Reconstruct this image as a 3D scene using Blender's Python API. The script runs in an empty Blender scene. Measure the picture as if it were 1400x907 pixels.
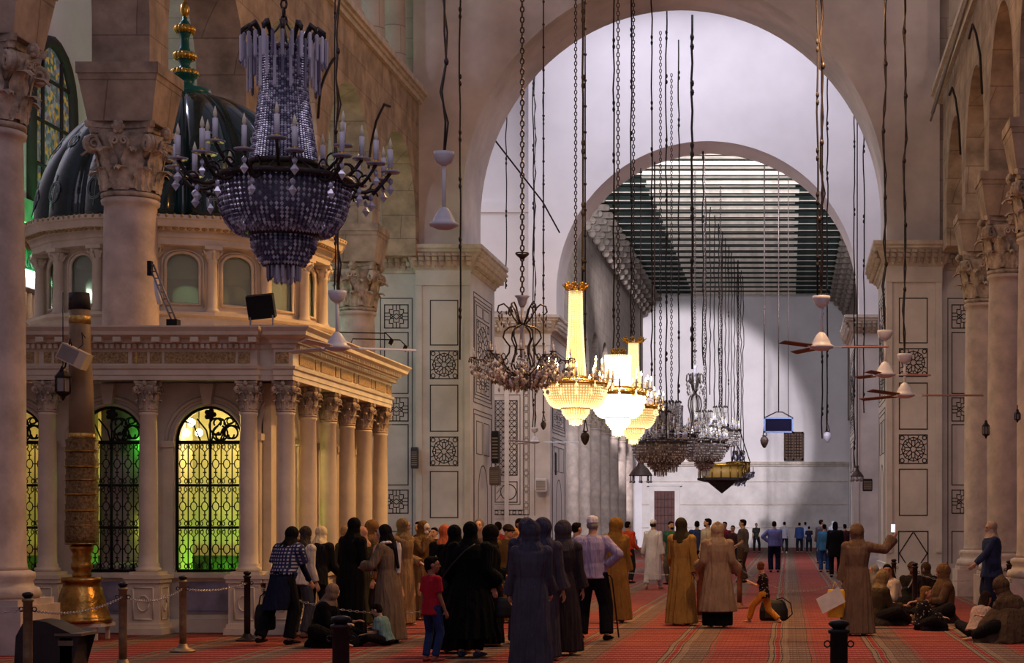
import bpy, math, random
from mathutils import Vector, Matrix, noise
PI=math.pi; sin=math.sin; cos=math.cos
SC=bpy.context.scene; COL=SC.collection
F=2600.0; CX=1077.0; CY=716.0; EYE=1.68
def PX(px,Y): return (px-CX)*Y/F
def PZ(py,Y): return EYE+(CY-py)*Y/F
def P(px,py,Y): return (PX(px,Y),Y,PZ(py,Y))
R=random.Random(7)
# ---------------- materials ----------------
_M={}
def srgb(c):
    if isinstance(c,str):
        c=c.lstrip('#'); c=[int(c[i:i+2],16)/255 for i in (0,2,4)]
    return tuple((x/12.92 if x<=.04045 else ((x+.055)/1.055)**2.4) for x in c)
def nodes(name):
    m=bpy.data.materials.new(name); m.use_nodes=True
    nt=m.node_tree; b=nt.nodes['Principled BSDF']
    return m,nt,b
def N(nt,t,**k):
    n=nt.nodes.new(t)
    for a,v in k.items():
        if a.startswith('_'): n.inputs[a[1:].replace('_',' ')].default_value=v
        else: setattr(n,a,v)
    return n
def uv_yz(nt):
    tc=N(nt,'ShaderNodeTexCoord'); s=N(nt,'ShaderNodeSeparateXYZ'); nt.links.new(tc.outputs['Object'],s.inputs[0])
    a=N(nt,'ShaderNodeMath',operation='ADD'); nt.links.new(s.outputs[0],a.inputs[0]); nt.links.new(s.outputs[1],a.inputs[1])
    c=N(nt,'ShaderNodeCombineXYZ'); nt.links.new(a.outputs[0],c.inputs[0]); nt.links.new(s.outputs[2],c.inputs[1])
    return c.outputs[0],tc
def mat(name,col,rough=.7,metal=0,var=.12,scale=3.0,bump=.0,dark=None,blocks=None,spec=.3,detail=4,bscale=None,coat=0):
    if name in _M: return _M[name]
    m,nt,b=nodes(name); c=srgb(col)
    b.inputs['Roughness'].default_value=rough; b.inputs['Metallic'].default_value=metal
    b.inputs['Specular IOR Level'].default_value=spec; b.inputs['Coat Weight'].default_value=coat
    tc=N(nt,'ShaderNodeTexCoord')
    n=N(nt,'ShaderNodeTexNoise',_Scale=scale,_Detail=detail,_Roughness=.6); nt.links.new(tc.outputs['Object'],n.inputs['Vector'])
    rp=N(nt,'ShaderNodeValToRGB')
    d=srgb(dark) if dark else tuple(x*(1-var*2) for x in c)
    h=tuple(min(1,x*(1+var)) for x in c)
    rp.color_ramp.elements[0].position=.3; rp.color_ramp.elements[0].color=(*d,1)
    rp.color_ramp.elements[1].position=.65; rp.color_ramp.elements[1].color=(*h,1)
    nt.links.new(n.outputs[0],rp.inputs[0]); out=rp.outputs[0]
    if blocks:
        v,_=uv_yz(nt)
        br=N(nt,'ShaderNodeTexBrick',_Scale=1.0); nt.links.new(v,br.inputs['Vector'])
        br.inputs['Brick Width'].default_value=blocks[0]; br.inputs['Row Height'].default_value=blocks[1]
        br.inputs['Mortar Size'].default_value=.012; br.inputs['Color1'].default_value=(1,1,1,1)
        br.inputs['Color2'].default_value=(.80,.80,.80,1); br.inputs['Mortar'].default_value=(.5,.48,.46,1)
        mx=N(nt,'ShaderNodeMix',data_type='RGBA',blend_type='MULTIPLY'); mx.inputs[0].default_value=.8
        nt.links.new(out,mx.inputs[6]); nt.links.new(br.outputs[0],mx.inputs[7]); out=mx.outputs[2]
    nt.links.new(out,b.inputs['Base Color'])
    if bump:
        n2=N(nt,'ShaderNodeTexNoise',_Scale=bscale or scale*6,_Detail=5); nt.links.new(tc.outputs['Object'],n2.inputs['Vector'])
        bp=N(nt,'ShaderNodeBump',_Strength=bump,_Distance=.02); nt.links.new(n2.outputs[0],bp.inputs['Height']); nt.links.new(bp.outputs[0],b.inputs['Normal'])
    _M[name]=m; return m
def emis(name,col,s):
    if name in _M: return _M[name]
    m,nt,b=nodes(name); c=srgb(col); b.inputs['Base Color'].default_value=(*c,1)
    b.inputs['Emission Color'].default_value=(*c,1); b.inputs['Emission Strength'].default_value=s
    _M[name]=m; return m
# ---------------- mesh builder ----------------
class MB:
    def __init__(s): s.v=[]; s.f=[]; s.m=[]; s.s=[]
    def add(s,vs,fs,mi=0,sm=False):
        o=len(s.v); s.v+= [tuple(p) for p in vs]
        for f in fs: s.f.append(tuple(i+o for i in f)); s.m.append(mi); s.s.append(sm)
        return s
    def box(s,x0,x1,y0,y1,z0,z1,mi=0):
        return s.add([(x0,y0,z0),(x1,y0,z0),(x1,y1,z0),(x0,y1,z0),(x0,y0,z1),(x1,y0,z1),(x1,y1,z1),(x0,y1,z1)],
            [(0,3,2,1),(4,5,6,7),(0,1,5,4),(1,2,6,5),(2,3,7,6),(3,0,4,7)],mi)
    def obox(s,c,ax,ay,az,mi=0):
        c=Vector(c);ax=Vector(ax);ay=Vector(ay);az=Vector(az);vs=[]
        for k in (-1,1):
            for a,b in ((-1,-1),(1,-1),(1,1),(-1,1)): vs.append(c+ax*a+ay*b+az*k)
        return s.add(vs,[(0,3,2,1),(4,5,6,7),(0,1,5,4),(1,2,6,5),(2,3,7,6),(3,0,4,7)],mi)
    def frus(s,cx,cy,z0,z1,a0,b0,a1,b1,mi=0):
        vs=[(cx-a0,cy-b0,z0),(cx+a0,cy-b0,z0),(cx+a0,cy+b0,z0),(cx-a0,cy+b0,z0),(cx-a1,cy-b1,z1),(cx+a1,cy-b1,z1),(cx+a1,cy+b1,z1),(cx-a1,cy+b1,z1)]
        return s.add(vs,[(0,3,2,1),(4,5,6,7),(0,1,5,4),(1,2,6,5),(2,3,7,6),(3,0,4,7)],mi)
    def lathe(s,prof,c=(0,0,0),n=24,mi=0,sm=True,rot=0,fn=None):
        vs=[];fs=[];k=len(prof)
        for (r,z) in prof:
            for j in range(n):
                a=2*PI*j/n+rot; rr=r if fn is None else fn(r,z,a)
                vs.append((c[0]+rr*cos(a),c[1]+rr*sin(a),c[2]+z))
        for i in range(k-1):
            for j in range(n):
                j2=(j+1)%n; fs.append((i*n+j,i*n+j2,(i+1)*n+j2,(i+1)*n+j))
        s.add(vs,fs,mi,sm)
        o=len(s.v)-len(vs)
        if prof[0][0]>1e-4: s.f.append(tuple(o+j for j in reversed(range(n)))); s.m.append(mi); s.s.append(False)
        if prof[-1][0]>1e-4: s.f.append(tuple(o+(k-1)*n+j for j in range(n))); s.m.append(mi); s.s.append(False)
        return s
    def tube(s,pts,r,n=6,mi=0,sm=True,flat=None):
        pts=[Vector(p) for p in pts]; k=len(pts)
        rs=r if isinstance(r,(list,tuple)) else [r]*k
        vs=[];fs=[];up=None
        for i,p in enumerate(pts):
            t=(pts[min(i+1,k-1)]-pts[max(i-1,0)])
            if t.length<1e-9: t=Vector((0,0,1))
            t.normalize()
            if up is None:
                up=Vector((0,1,0)) if abs(t.z)>.9 else Vector((0,0,1))
            a=t.cross(up)
            if a.length<1e-4: a=t.orthogonal()
            a.normalize(); b=a.cross(t); up=b
            fl=flat or 1
            for j in range(n):
                q=2*PI*j/n; vs.append(p+a*cos(q)*rs[i]+b*sin(q)*rs[i]*fl)
        for i in range(k-1):
            for j in range(n):
                j2=(j+1)%n; fs.append((i*n+j,(i+1)*n+j,(i+1)*n+j2,i*n+j2))
        fs.append(tuple(range(n))); fs.append(tuple((k-1)*n+j for j in reversed(range(n))))
        return s.add(vs,fs,mi,sm)
    def sph(s,c,r,n=10,mi=0,sm=True,m=None,M=None):
        if not isinstance(r,(list,tuple)): r=(r,r,r)
        m=m or max(4,n//2+1); vs=[];fs=[]
        T=(lambda p:Vector(p)) if M is None else (lambda p:M@Vector(p))
        cc=Vector(c)
        vs.append(cc+T((0,0,-r[2])))
        for i in range(1,m):
            ph=PI*i/m-PI/2
            for j in range(n):
                a=2*PI*j/n; vs.append(cc+T((r[0]*cos(ph)*cos(a),r[1]*cos(ph)*sin(a),r[2]*sin(ph))))
        vs.append(cc+T((0,0,r[2]))); L=len(vs)-1
        for j in range(n):
            j2=(j+1)%n; fs.append((0,1+j2,1+j)); fs.append((L,1+(m-2)*n+j,1+(m-2)*n+j2))
            for i in range(m-2): fs.append((1+i*n+j,1+i*n+j2,1+(i+1)*n+j2,1+(i+1)*n+j))
        return s.add(vs,fs,mi,sm)
    def octa(s,c,r,h=None,mi=0,rot=0):
        h=h or r; x,y,z=c; ca=r*cos(rot); sa=r*sin(rot)
        return s.add([(x+ca,y+sa,z),(x-sa,y+ca,z),(x-ca,y-sa,z),(x+sa,y-ca,z),(x,y,z+h),(x,y,z-h)],
            [(0,1,4),(1,2,4),(2,3,4),(3,0,4),(1,0,5),(2,1,5),(3,2,5),(0,3,5)],mi)
    def loft(s,secs,n=20,mi=0,sm=True,fn=None):
        # secs: (center, right, front) ; right/front scaled vectors
        vs=[];fs=[];k=len(secs)
        for i,(c,a,b) in enumerate(secs):
            c=Vector(c);a=Vector(a);b=Vector(b)
            for j in range(n):
                q=2*PI*j/n; w=1 if fn is None else fn(i,q)
                vs.append(c+(a*cos(q)+b*sin(q))*w)
        for i in range(k-1):
            for j in range(n):
                j2=(j+1)%n; fs.append((i*n+j,i*n+j2,(i+1)*n+j2,(i+1)*n+j))
        fs.append(tuple(reversed(range(n)))); fs.append(tuple((k-1)*n+j for j in range(n)))
        return s.add(vs,fs,mi,sm)
    def data(s,name,mats):
        me=bpy.data.meshes.new(name); me.from_pydata(s.v,[],s.f)
        for m in (mats if isinstance(mats,(list,tuple)) else [mats]): me.materials.append(m)
        me.polygons.foreach_set('material_index',s.m); me.polygons.foreach_set('use_smooth',s.s); me.update()
        return me
    def build(s,name,mats,parent=None,loc=None,rz=0):
        o=bpy.data.objects.new(name,s.data(name,mats)); COL.objects.link(o)
        if loc is not None: o.location=loc
        o.rotation_euler[2]=rz
        if parent: o.parent=parent
        return o
def inst(name,me,parent=None,loc=(0,0,0),rz=0,sc=1,rot=None):
    o=bpy.data.objects.new(name,me); COL.objects.link(o); o.location=loc
    o.rotation_euler=rot if rot else (0,0,rz)
    o.scale=(sc,sc,sc) if not isinstance(sc,(tuple,list)) else sc
    if parent: o.parent=parent
    return o
def tag(o,label=None,cat=None,group=None,kind=None):
    if label:o['label']=label
    if cat:o['category']=cat
    if group:o['group']=group
    if kind:o['kind']=kind
    return o
def empty(name,loc,label=None,cat=None,group=None,rz=0,kind=None):
    o=bpy.data.objects.new(name,None); COL.objects.link(o); o.location=loc; o.rotation_euler[2]=rz; o.empty_display_size=.2
    return tag(o,label,cat,group,kind)
def struct(o,label=None): o['kind']='structure'; 
def clone(o,parent=None):
    c=o.copy(); COL.objects.link(c)
    if parent: c.parent=parent
    for ch in list(o.children): clone(ch,c)
    return c
def remesh(mb,voxel,smooth=2,name='m',mats=None,disp=0):
    me=mb.data(name,mats or []); o=bpy.data.objects.new('tmp',me); COL.objects.link(o)
    md=o.modifiers.new('r','REMESH'); md.mode='VOXEL'; md.voxel_size=voxel; md.use_smooth_shade=True
    if smooth:
        sm=o.modifiers.new('s','SMOOTH'); sm.iterations=smooth; sm.factor=.5
    dg=bpy.context.evaluated_depsgraph_get(); dg.update()
    out=bpy.data.meshes.new_from_object(o.evaluated_get(dg)); out.name=name
    bpy.data.objects.remove(o)
    out.materials.clear()
    for m in (mats or []): out.materials.append(m)
    for p in out.polygons: p.use_smooth=True; p.material_index=0
    return out
# ================= materials =================
STONE=mat('arcade_stone','#b09a84',.85,var=.24,scale=1.6,bump=.5,blocks=(1.5,.62))
STONE2=mat('pale_block_stone','#c4b5a5',.85,var=.10,scale=1.2,bump=.4,blocks=(1.3,.55))
PLAST=mat('pale_plaster','#d0c4be',.85,var=.15,scale=.5,bump=.25,bscale=3)
PLASTW=mat('white_plaster','#e6e0e0',.85,var=.06,scale=.3,bump=.2,bscale=3)
MARB=mat('grey_white_marble','#cfc6c0',.45,var=.10,scale=.9,bump=.1,spec=.4)
MARBW=mat('cream_marble','#ddd0c0',.45,var=.07,scale=2.0,bump=.1)
CAPM=mat('carved_capital_stone','#b8a590',.8,var=.3,scale=5,bump=.5)
SHAFT=mat('rosy_column_stone','#c6b2a4',.55,var=.16,scale=2.2,bump=.15)
INK=mat('dark_inlay','#2b2528',.6,var=.05)
CORN=mat('carved_cornice_stone','#c9bcae',.8,var=.12,scale=3,bump=.4)
WOODD=mat('dark_green_beam','#2e3a34',.7,var=.2,scale=2)
WOODL=mat('pale_ceiling_board','#e6dccb',.7,var=.12,scale=2)
CEILG=mat('green_ceiling_board','#2c4034',.7,var=.2,scale=1.5)
IRON=mat('black_iron','#17130f',.5,metal=.3,var=.1,scale=8)
GILT=mat('gilt_brass','#c99a3e',.3,metal=.9,var=.2,scale=12)
# ================= floor / carpet =================
def carpet():
    m,nt,b=nodes('striped_prayer_carpet'); L=nt.links.new
    tc=N(nt,'ShaderNodeTexCoord'); s=N(nt,'ShaderNodeSeparateXYZ'); L(tc.outputs['Object'],s.inputs[0])
    def M(op,a,b_=None,c=None):
        n=N(nt,'ShaderNodeMath',operation=op)
        for i,x in enumerate((a,b_,c)):
            if x is None: continue
            if isinstance(x,(int,float)): n.inputs[i].default_value=x
            else: L(x,n.inputs[i])
        return n.outputs[0]
    nz=N(nt,'ShaderNodeTexNoise',_Scale=.35,_Detail=2); L(tc.outputs['Object'],nz.inputs['Vector'])
    x=M('ADD',s.outputs[0],M('MULTIPLY',M('SUBTRACT',nz.outputs[0],.5),.10))
    t=M('FRACT',M('DIVIDE',M('ADD',x,13.4+.14+.335),1.34))   # red line near .25
    rp=N(nt,'ShaderNodeValToRGB'); rp.color_ramp.interpolation='CONSTANT'
    red=srgb('#862f2c'); line=srgb('#84191f'); bei=srgb('#7f6b5c'); dk=srgb('#34211f'); red2=srgb('#87403a'); bei2=srgb('#6a5248')
    st=[(0,red),(.155,dk),(.165,bei),(.205,dk),(.215,bei),(.228,line),(.272,bei),(.285,dk),(.295,bei),(.36,dk),(.367,bei2),(.45,dk),(.457,bei2),(.56,dk),(.567,red2),(.60,bei2),(.612,red)]
    e=rp.color_ramp.elements; e[0].position=0; e[0].color=(*st[0][1],1); e[1].position=st[1][0]; e[1].color=(*st[1][1],1)
    for p,c in st[2:]:
        q=e.new(p); q.color=(*c,1)
    L(t,rp.inputs[0])
    # rows of small motifs across the field
    ry=M('FRACT',M('MULTIPLY',s.outputs[1],2.6)); band=M('GREATER_THAN',ry,.70)
    rx=M('FRACT',M('MULTIPLY',s.outputs[0],17.0)); dash=M('GREATER_THAN',rx,.12)
    n3=N(nt,'ShaderNodeTexNoise',_Scale=9,_Detail=2); L(tc.outputs['Object'],n3.inputs['Vector'])
    msk=M('MULTIPLY',M('MULTIPLY',band,dash),M('MULTIPLY',n3.outputs[0],.75))
    mx=N(nt,'ShaderNodeMix',data_type='RGBA'); L(msk,mx.inputs[0]); L(rp.outputs[0],mx.inputs[6]); mx.inputs[7].default_value=(*srgb('#c9a48c'),1)
    # dots in beige bands
    ry2=M('FRACT',M('MULTIPLY',s.outputs[1],6.5)); b2=M('GREATER_THAN',ry2,.5)
    rx2=M('GREATER_THAN',M('FRACT',M('MULTIPLY',s.outputs[0],24.0)),.5)
    isb=M('MULTIPLY',M('GREATER_THAN',t,.29),M('LESS_THAN',t,.70))
    m2=M('MULTIPLY',M('MULTIPLY',b2,rx2),M('MULTIPLY',isb,.4))
    mx2=N(nt,'ShaderNodeMix',data_type='RGBA'); L(m2,mx2.inputs[0]); L(mx.outputs[2],mx2.inputs[6]); mx2.inputs[7].default_value=(*srgb('#5c4238'),1)
    # large wear variation
    n4=N(nt,'ShaderNodeTexNoise',_Scale=.8,_Detail=4); L(tc.outputs['Object'],n4.inputs['Vector'])
    mx3=N(nt,'ShaderNodeMix',data_type='RGBA',blend_type='MULTIPLY'); mx3.inputs[0].default_value=.5; L(mx2.outputs[2],mx3.inputs[6]); L(n4.outputs[0],mx3.inputs[7])
    sc_=N(nt,'ShaderNodeMix',data_type='RGBA',blend_type='MULTIPLY'); sc_.inputs[0].default_value=1; L(mx3.outputs[2],sc_.inputs[6]); sc_.inputs[7].default_value=(1.08,1.05,1.02,1)
    L(sc_.outputs[2],b.inputs['Base Color']); b.inputs['Roughness'].default_value=.95; b.inputs['Specular IOR Level'].default_value=.1
    bp=N(nt,'ShaderNodeBump',_Strength=.4,_Distance=.01); n5=N(nt,'ShaderNodeTexNoise',_Scale=60); L(tc.outputs['Object'],n5.inputs['Vector']); L(n5.outputs[0],bp.inputs['Height']); L(bp.outputs[0],b.inputs['Normal'])
    return m
CARP=carpet()
o=MB().box(-18.5,13,8,132,-.12,0).build('floor',CARP); tag(o,'red striped prayer carpet covering the whole floor',kind='structure')
# dark seams where carpet lengths meet
for i,(y,xa,xb) in enumerate(((30.3,-7,4.2),(45,-7.5,4.2),(84,-9.6,3.8))):
    o=MB().box(xa,xb,y,y+.05,0,.008).build('trim_%d'%(i+1),INK); o['kind']='structure'
# ================= outer walls =================
o=MB().box(-19,-18.5,8,51.6,0,17).box(-19,-18.5,54.3,132,0,17).build('wall_left',PLASTW); o['kind']='structure'
o=MB().box(13,13.5,8,132,0,17).build('wall_right',PLAST); o['kind']='structure'
# ================= arch helper walls =================
def arch_pts(c,w,sp,rise,n=20,power=1.0):
    return [(c-w*cos(PI*i/n), sp+rise*sin(PI*i/n)**power) for i in range(n+1)]
def arcade_mb(mb,axis,p0,p1,start,end,z0,top,ops,n=20):
    """wall slab with arch openings. axis 'y': wall runs along y, thickness x p0..p1"""
    def V(t,u,z): return (t,u,z) if axis=='y' else (u,t,z)
    def quadwall(a,b,za,zb,zt):
        for t in (p0,p1): mb.add([V(t,a,za),V(t,b,zb),V(t,b,zt),V(t,a,zt)],[(0,1,2,3)])
    def cap(a,b,za,zb): mb.add([V(p0,a,za),V(p1,a,za),V(p1,b,zb),V(p0,b,zb)],[(0,1,2,3)],0,True)
    def capf(a,b,za,zb): mb.add([V(p0,a,za),V(p1,a,za),V(p1,b,zb),V(p0,b,zb)],[(0,1,2,3)],0,False)
    u=start
    for (c,w,sp,rise) in ops:
        a=c-w
        if a>u+1e-4:
            quadwall(u,a,z0,z0,top); capf(u,a,z0,z0)
        pts=arch_pts(c,w,sp,rise,n)
        if sp>z0: capf(c-w,c-w,z0,sp); capf(c+w,c+w,z0,sp)
        for i in range(n):
            (ua,za),(ub,zb)=pts[i],pts[i+1]
            quadwall(ua,ub,za,zb,top); cap(ua,ub,za,zb)
        u=c+w
    if end>u: quadwall(u,end,z0,z0,top); capf(u,end,z0,z0)
    capf(start,end,top,top); capf(start,start,z0,top); capf(end,end,z0,top)
    return mb
LX=-10.4; RX=4.55
LY=[24.8,30.1,35.4,40.7,46.0]; RY=[23.9,29.0,34.1,39.2,44.3]
SPB=8.85
def bays(ys,last):
    yy=[ys[0]-5.3]+ys+[last]; return [((a+b)/2,(b-a)/2-.45,9.55,2.15) for a,b in zip(yy[:-1],yy[1:])]
o=arcade_mb(MB(),'y',-10.85,-9.95,LY[0]-5.75,51.28,SPB,13.0,bays(LY,51.3)).build('wall_left_arcade',STONE); o['kind']='structure'
o=arcade_mb(MB(),'y',4.1,5.0,RY[0]-5.75,50.2,SPB,13.0,bays(RY,49.5)).build('wall_right_arcade',STONE); o['kind']='structure'
for i,(xa,xb,ya) in enumerate(((-11.05,-9.75,19.0),(3.9,5.2,18.0))):
    mb=MB()
    for (e,z0,z1) in ((.0,13.0,13.12),(.06,13.12,13.2),(.14,13.2,13.34)): mb.box(xa-e+.1,xb+e-.1,ya,51.3,z0,z1)
    o=mb.build('trim_%d'%(4+i),CORN); o['kind']='structure'
# upper storey wall with colonnettes between openings
for nm,xc,ys in (('wall_left_upper',LX,LY),('wall_right_upper',RX,RY)):
    o=MB().box(xc-.45,xc+.45,ys[0]-5.75,51.25,16.4,17.2).build(nm,STONE); o['kind']='structure'
# colonnettes (upper tier)
def colonnette():
    mb=MB(); mb.box(-.42,.42,-.42,.42,0,.14); mb.lathe([(.40,.14),(.42,.2),(.36,.26),(.38,.33),(.31,.38),(.30,.5),(.28,1.9),(.33,1.95),(.30,2.0),(.42,2.2)],n=18); mb.box(-.44,.44,-.44,.44,2.2,2.26)
    return mb.data('upper_colonnette',STONE2)
CN=colonnette()
k=0
for side,xc,ys in (('left',LX,LY),('right',RX,RY)):
    n_=12 if side=='left' else 4
    for i in range(n_):
        y=50.3-i*2.65 if side=='left' else 50.3-i*2.65
        o=inst('upper_colonnette',CN,None,(xc,y,13.34),sc=(1,1,1.34))
        od=['nearest the plaster wall','second from the plaster wall','third from the plaster wall'][i] if i<3 else 'further along behind the hanging cables'
        tag(o,'short stone colonnette on the %s arcade cornice, %s'%(side,od),'column','upper colonnettes on the %s cornice'%side)
# ================= transept walls with big arches =================
ACX=-3.06
# wall 1 (near)
mb=MB(); arcade_mb(mb,'x',51.3,54.35,-10.1,4.1,9.18,17.2,[(ACX,5.72,10.3,6.05)],n=48)
o=mb.build('wall_crossing_front',PLAST); o['kind']='structure'
for nm_,bx in (('wall_left_aisle_end',(-18.5,-13.45)),('wall_right_aisle_end',(8.45,13))): MB().box(*bx,51.6,54.35,0,17.2).build(nm_,STONE2)['kind']='structure'
for nm_,bx in (('wall_left_above_pier',(-13.45,-10.1)),('wall_right_above_pier',(4.1,8.45))): MB().box(*bx,51.6,54.35,9.2,17.2).build(nm_,STONE2)['kind']='structure'
# wall 2 (far)
A2=-2.87
mb=MB(); arcade_mb(mb,'x',68.2,70.6,-9.3,3.4,9.18,22,[(A2,5.43,9.95,5.45)],n=48)
o=mb.build('wall_crossing_back',PLASTW); o['kind']='structure'
for nm_,bx in (('wall_left_transept_back',(-18.5,-13.4)),('wall_right_transept_back',(8.4,13))): MB().box(*bx,69.3,72,0,22).build(nm_,PLASTW)['kind']='structure'
mb=MB(); mb.box(-13.4,-9.3,69.3,72,9.2,22); mb.box(3.4,8.4,69.3,72,9.2,22)
mb.box(-18.5,-9.3,69.1,69.3,13.0,13.35); mb.box(3.4,13,69.1,69.3,13.0,13.35)
mb.box(-18.5,-9.3,69.2,69.3,9.4,13.0,0)
o=mb.build('wall_transept_back',PLASTW); o['kind']='structure'
# ================= piers =================
def cornice(mb,x0,x1,y0,y1,z,h,out,nr=0):
    """flared cornice ring around a rectangle, with drop ribs"""
    prof=[(0,0),(.04,.02),(.05,.08),(.1,.14),(.22*out/.35,.45*h/.6),(.30*out/.35,.52*h/.6),(.30*out/.35,.56*h/.6),(out,.6*h/.6),(out,h+.1)]
    for (a,za),(b,zb) in zip(prof[:-1],prof[1:]):
        vs=[(x0-a,y0-a,z+za),(x1+a,y0-a,z+za),(x1+a,y1+a,z+za),(x0-a,y1+a,z+za),(x0-b,y0-b,z+zb),(x1+b,y0-b,z+zb),(x1+b,y1+b,z+zb),(x0-b,y1+b,z+zb)]
        mb.add(vs,[(0,1,5,4),(1,2,6,5),(2,3,7,6),(3,0,4,7)])
    a=out; zt=z+h+.1
    mb.add([(x0-a,y0-a,zt),(x1+a,y0-a,zt),(x1+a,y1+a,zt),(x0-a,y1+a,zt)],[(0,1,2,3)])
    # ribs: rows of small niches
    w=.17
    def rib(px,py,dx,dy,t):
        for (o_,zz,hh,ww) in ((.17,.22,.10,.05),(.24,.33,.09,.06),(.29,.43,.06,.07)):
            q=o_*out/.35+.0
            mb.obox((px+dx*q,py+dy*q,z+zz*h/.6),(abs(dy)*ww+abs(dx)*.05,abs(dx)*ww+abs(dy)*.05,0),(dx*.0,dy*.0,hh*.55),(dx*.045,dy*.045,0))
        mb.lathe([(0.0,-.09),(.035,-.03),(.045,.03),(.03,.08)],(px+dx*.12,py+dy*.12,z+.18*h/.6),6)
    n=int((x1-x0)/w)
    for i in range(n+1): rib(x0+(x1-x0)*i/max(1,n),y0,0,-1,0)
    n=int((y1-y0)/.22)
    for i in range(n+1):
        rib(x1,y0+(y1-y0)*i/n,1,0,0); rib(x0,y0+(y1-y0)*i/n,-1,0,0)
class Plane2:
    """2-d drawing of inlay strips on a plane"""
    def __init__(s,o,u,nrm,mb): s.o=Vector(o); s.u=Vector(u); s.n=Vector(nrm); s.mb=mb; s.z=Vector((0,0,1))
    def seg(s,a,b,w=.03):
        A=s.o+s.u*a[0]+s.z*a[1]; B=s.o+s.u*b[0]+s.z*b[1]; d=B-A; L=d.length
        if L<1e-6: return
        d/=L; p=d.cross(s.n)
        s.mb.obox((A+B)/2,d*(L/2+w/2),p*(w/2),s.n*.006)
    def rect(s,x0,z0,x1,z1,w=.03):
        for a,b in (((x0,z0),(x1,z0)),((x1,z0),(x1,z1)),((x1,z1),(x0,z1)),((x0,z1),(x0,z0))): s.seg(a,b,w)
    def star(s,x0,z0,x1,z1,w=.022):
        s.rect(x0,z0,x1,z1,w*1.2); cx,cz=(x0+x1)/2,(z0+z1)/2; r=(x1-x0)/2; q=(z1-z0)/2/r
        pt=lambda a,k:(cx+r*k*cos(a),cz+r*q*k*sin(a))
        for i in range(8):
            a=i*PI/4+PI/8
            s.seg(pt(a-PI/8,.18),pt(a,.30),w); s.seg(pt(a,.30),pt(a+PI/8,.18),w)
            s.seg(pt(a,.30),pt(a-.20,.62),w); s.seg(pt(a,.30),pt(a+.20,.62),w)
            s.seg(pt(a-.20,.62),pt(a,.80),w); s.seg(pt(a+.20,.62),pt(a,.80),w)
            s.seg(pt(a+.20,.62),pt(a+PI/4-.20,.62),w)
            s.seg(pt(a,.80),pt(a,1.0),w)
            b=a+PI/8; s.seg(pt(b,.62),pt(b,.84),w); s.seg(pt(b,.84),pt(a,.80),w); s.seg(pt(b,.84),pt(b+PI/8,.80),w)
        for sx in (-1,1):
            for sz in (-1,1):
                c=(cx+sx*r*.8,cz+sz*r*q*.8)
                for i in range(8):
                    a=i*PI/4; s.seg((c[0]+.15*r*cos(a),c[1]+.15*r*q*sin(a)),(c[0]+.15*r*cos(a+PI/4),c[1]+.15*r*q*sin(a+PI/4)),w)
    def cross(s,x0,z0,x1,z1,w=.022):
        s.rect(x0,z0,x1,z1,w*1.2); W=x1-x0;H=z1-z0
        f=lambda a,b:(x0+W*a,z0+H*b)
        base=[(0,.35),(.2,.35),(.2,.2),(.35,.2),(.35,0)]
        base2=[(.5,0),(.5,.25),(.38,.25),(.38,.42),(.25,.42),(.25,.5),(0,.5)]
        base3=[(.2,.35),(.35,.5),(.5,.38)]
        for bl in (base,base2,base3):
            for fx in (0,1):
                for fz in (0,1):
                    pts=[f(1-a if fx else a,1-b if fz else b) for a,b in bl]
                    for p,q in zip(pts[:-1],pts[1:]): s.seg(p,q,w)
    def hexes(s,x0,z0,x1,z1,nx,w=.02):
        s.rect(x0,z0,x1,z1,w*1.5); W=(x1-x0)/nx; h=W*1.0; nz=int((z1-z0)/h)
        h=(z1-z0)/nz
        for j in range(nz):
            for i in range(nx):
                a=x0+i*W; b=z0+j*h
                s.seg((a,b),(a+W,b+h),w); s.seg((a+W,b),(a,b+h),w); s.seg((a,b+h/2),(a+W,b+h/2),w*.8)
    def circ(s,c,r,w=.02,n=16):
        for i in range(n):
            a=2*PI*i/n; b=a+2*PI/n; s.seg((c[0]+r*cos(a),c[1]+r*sin(a)),(c[0]+r*cos(b),c[1]+r*sin(b)),w)
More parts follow.
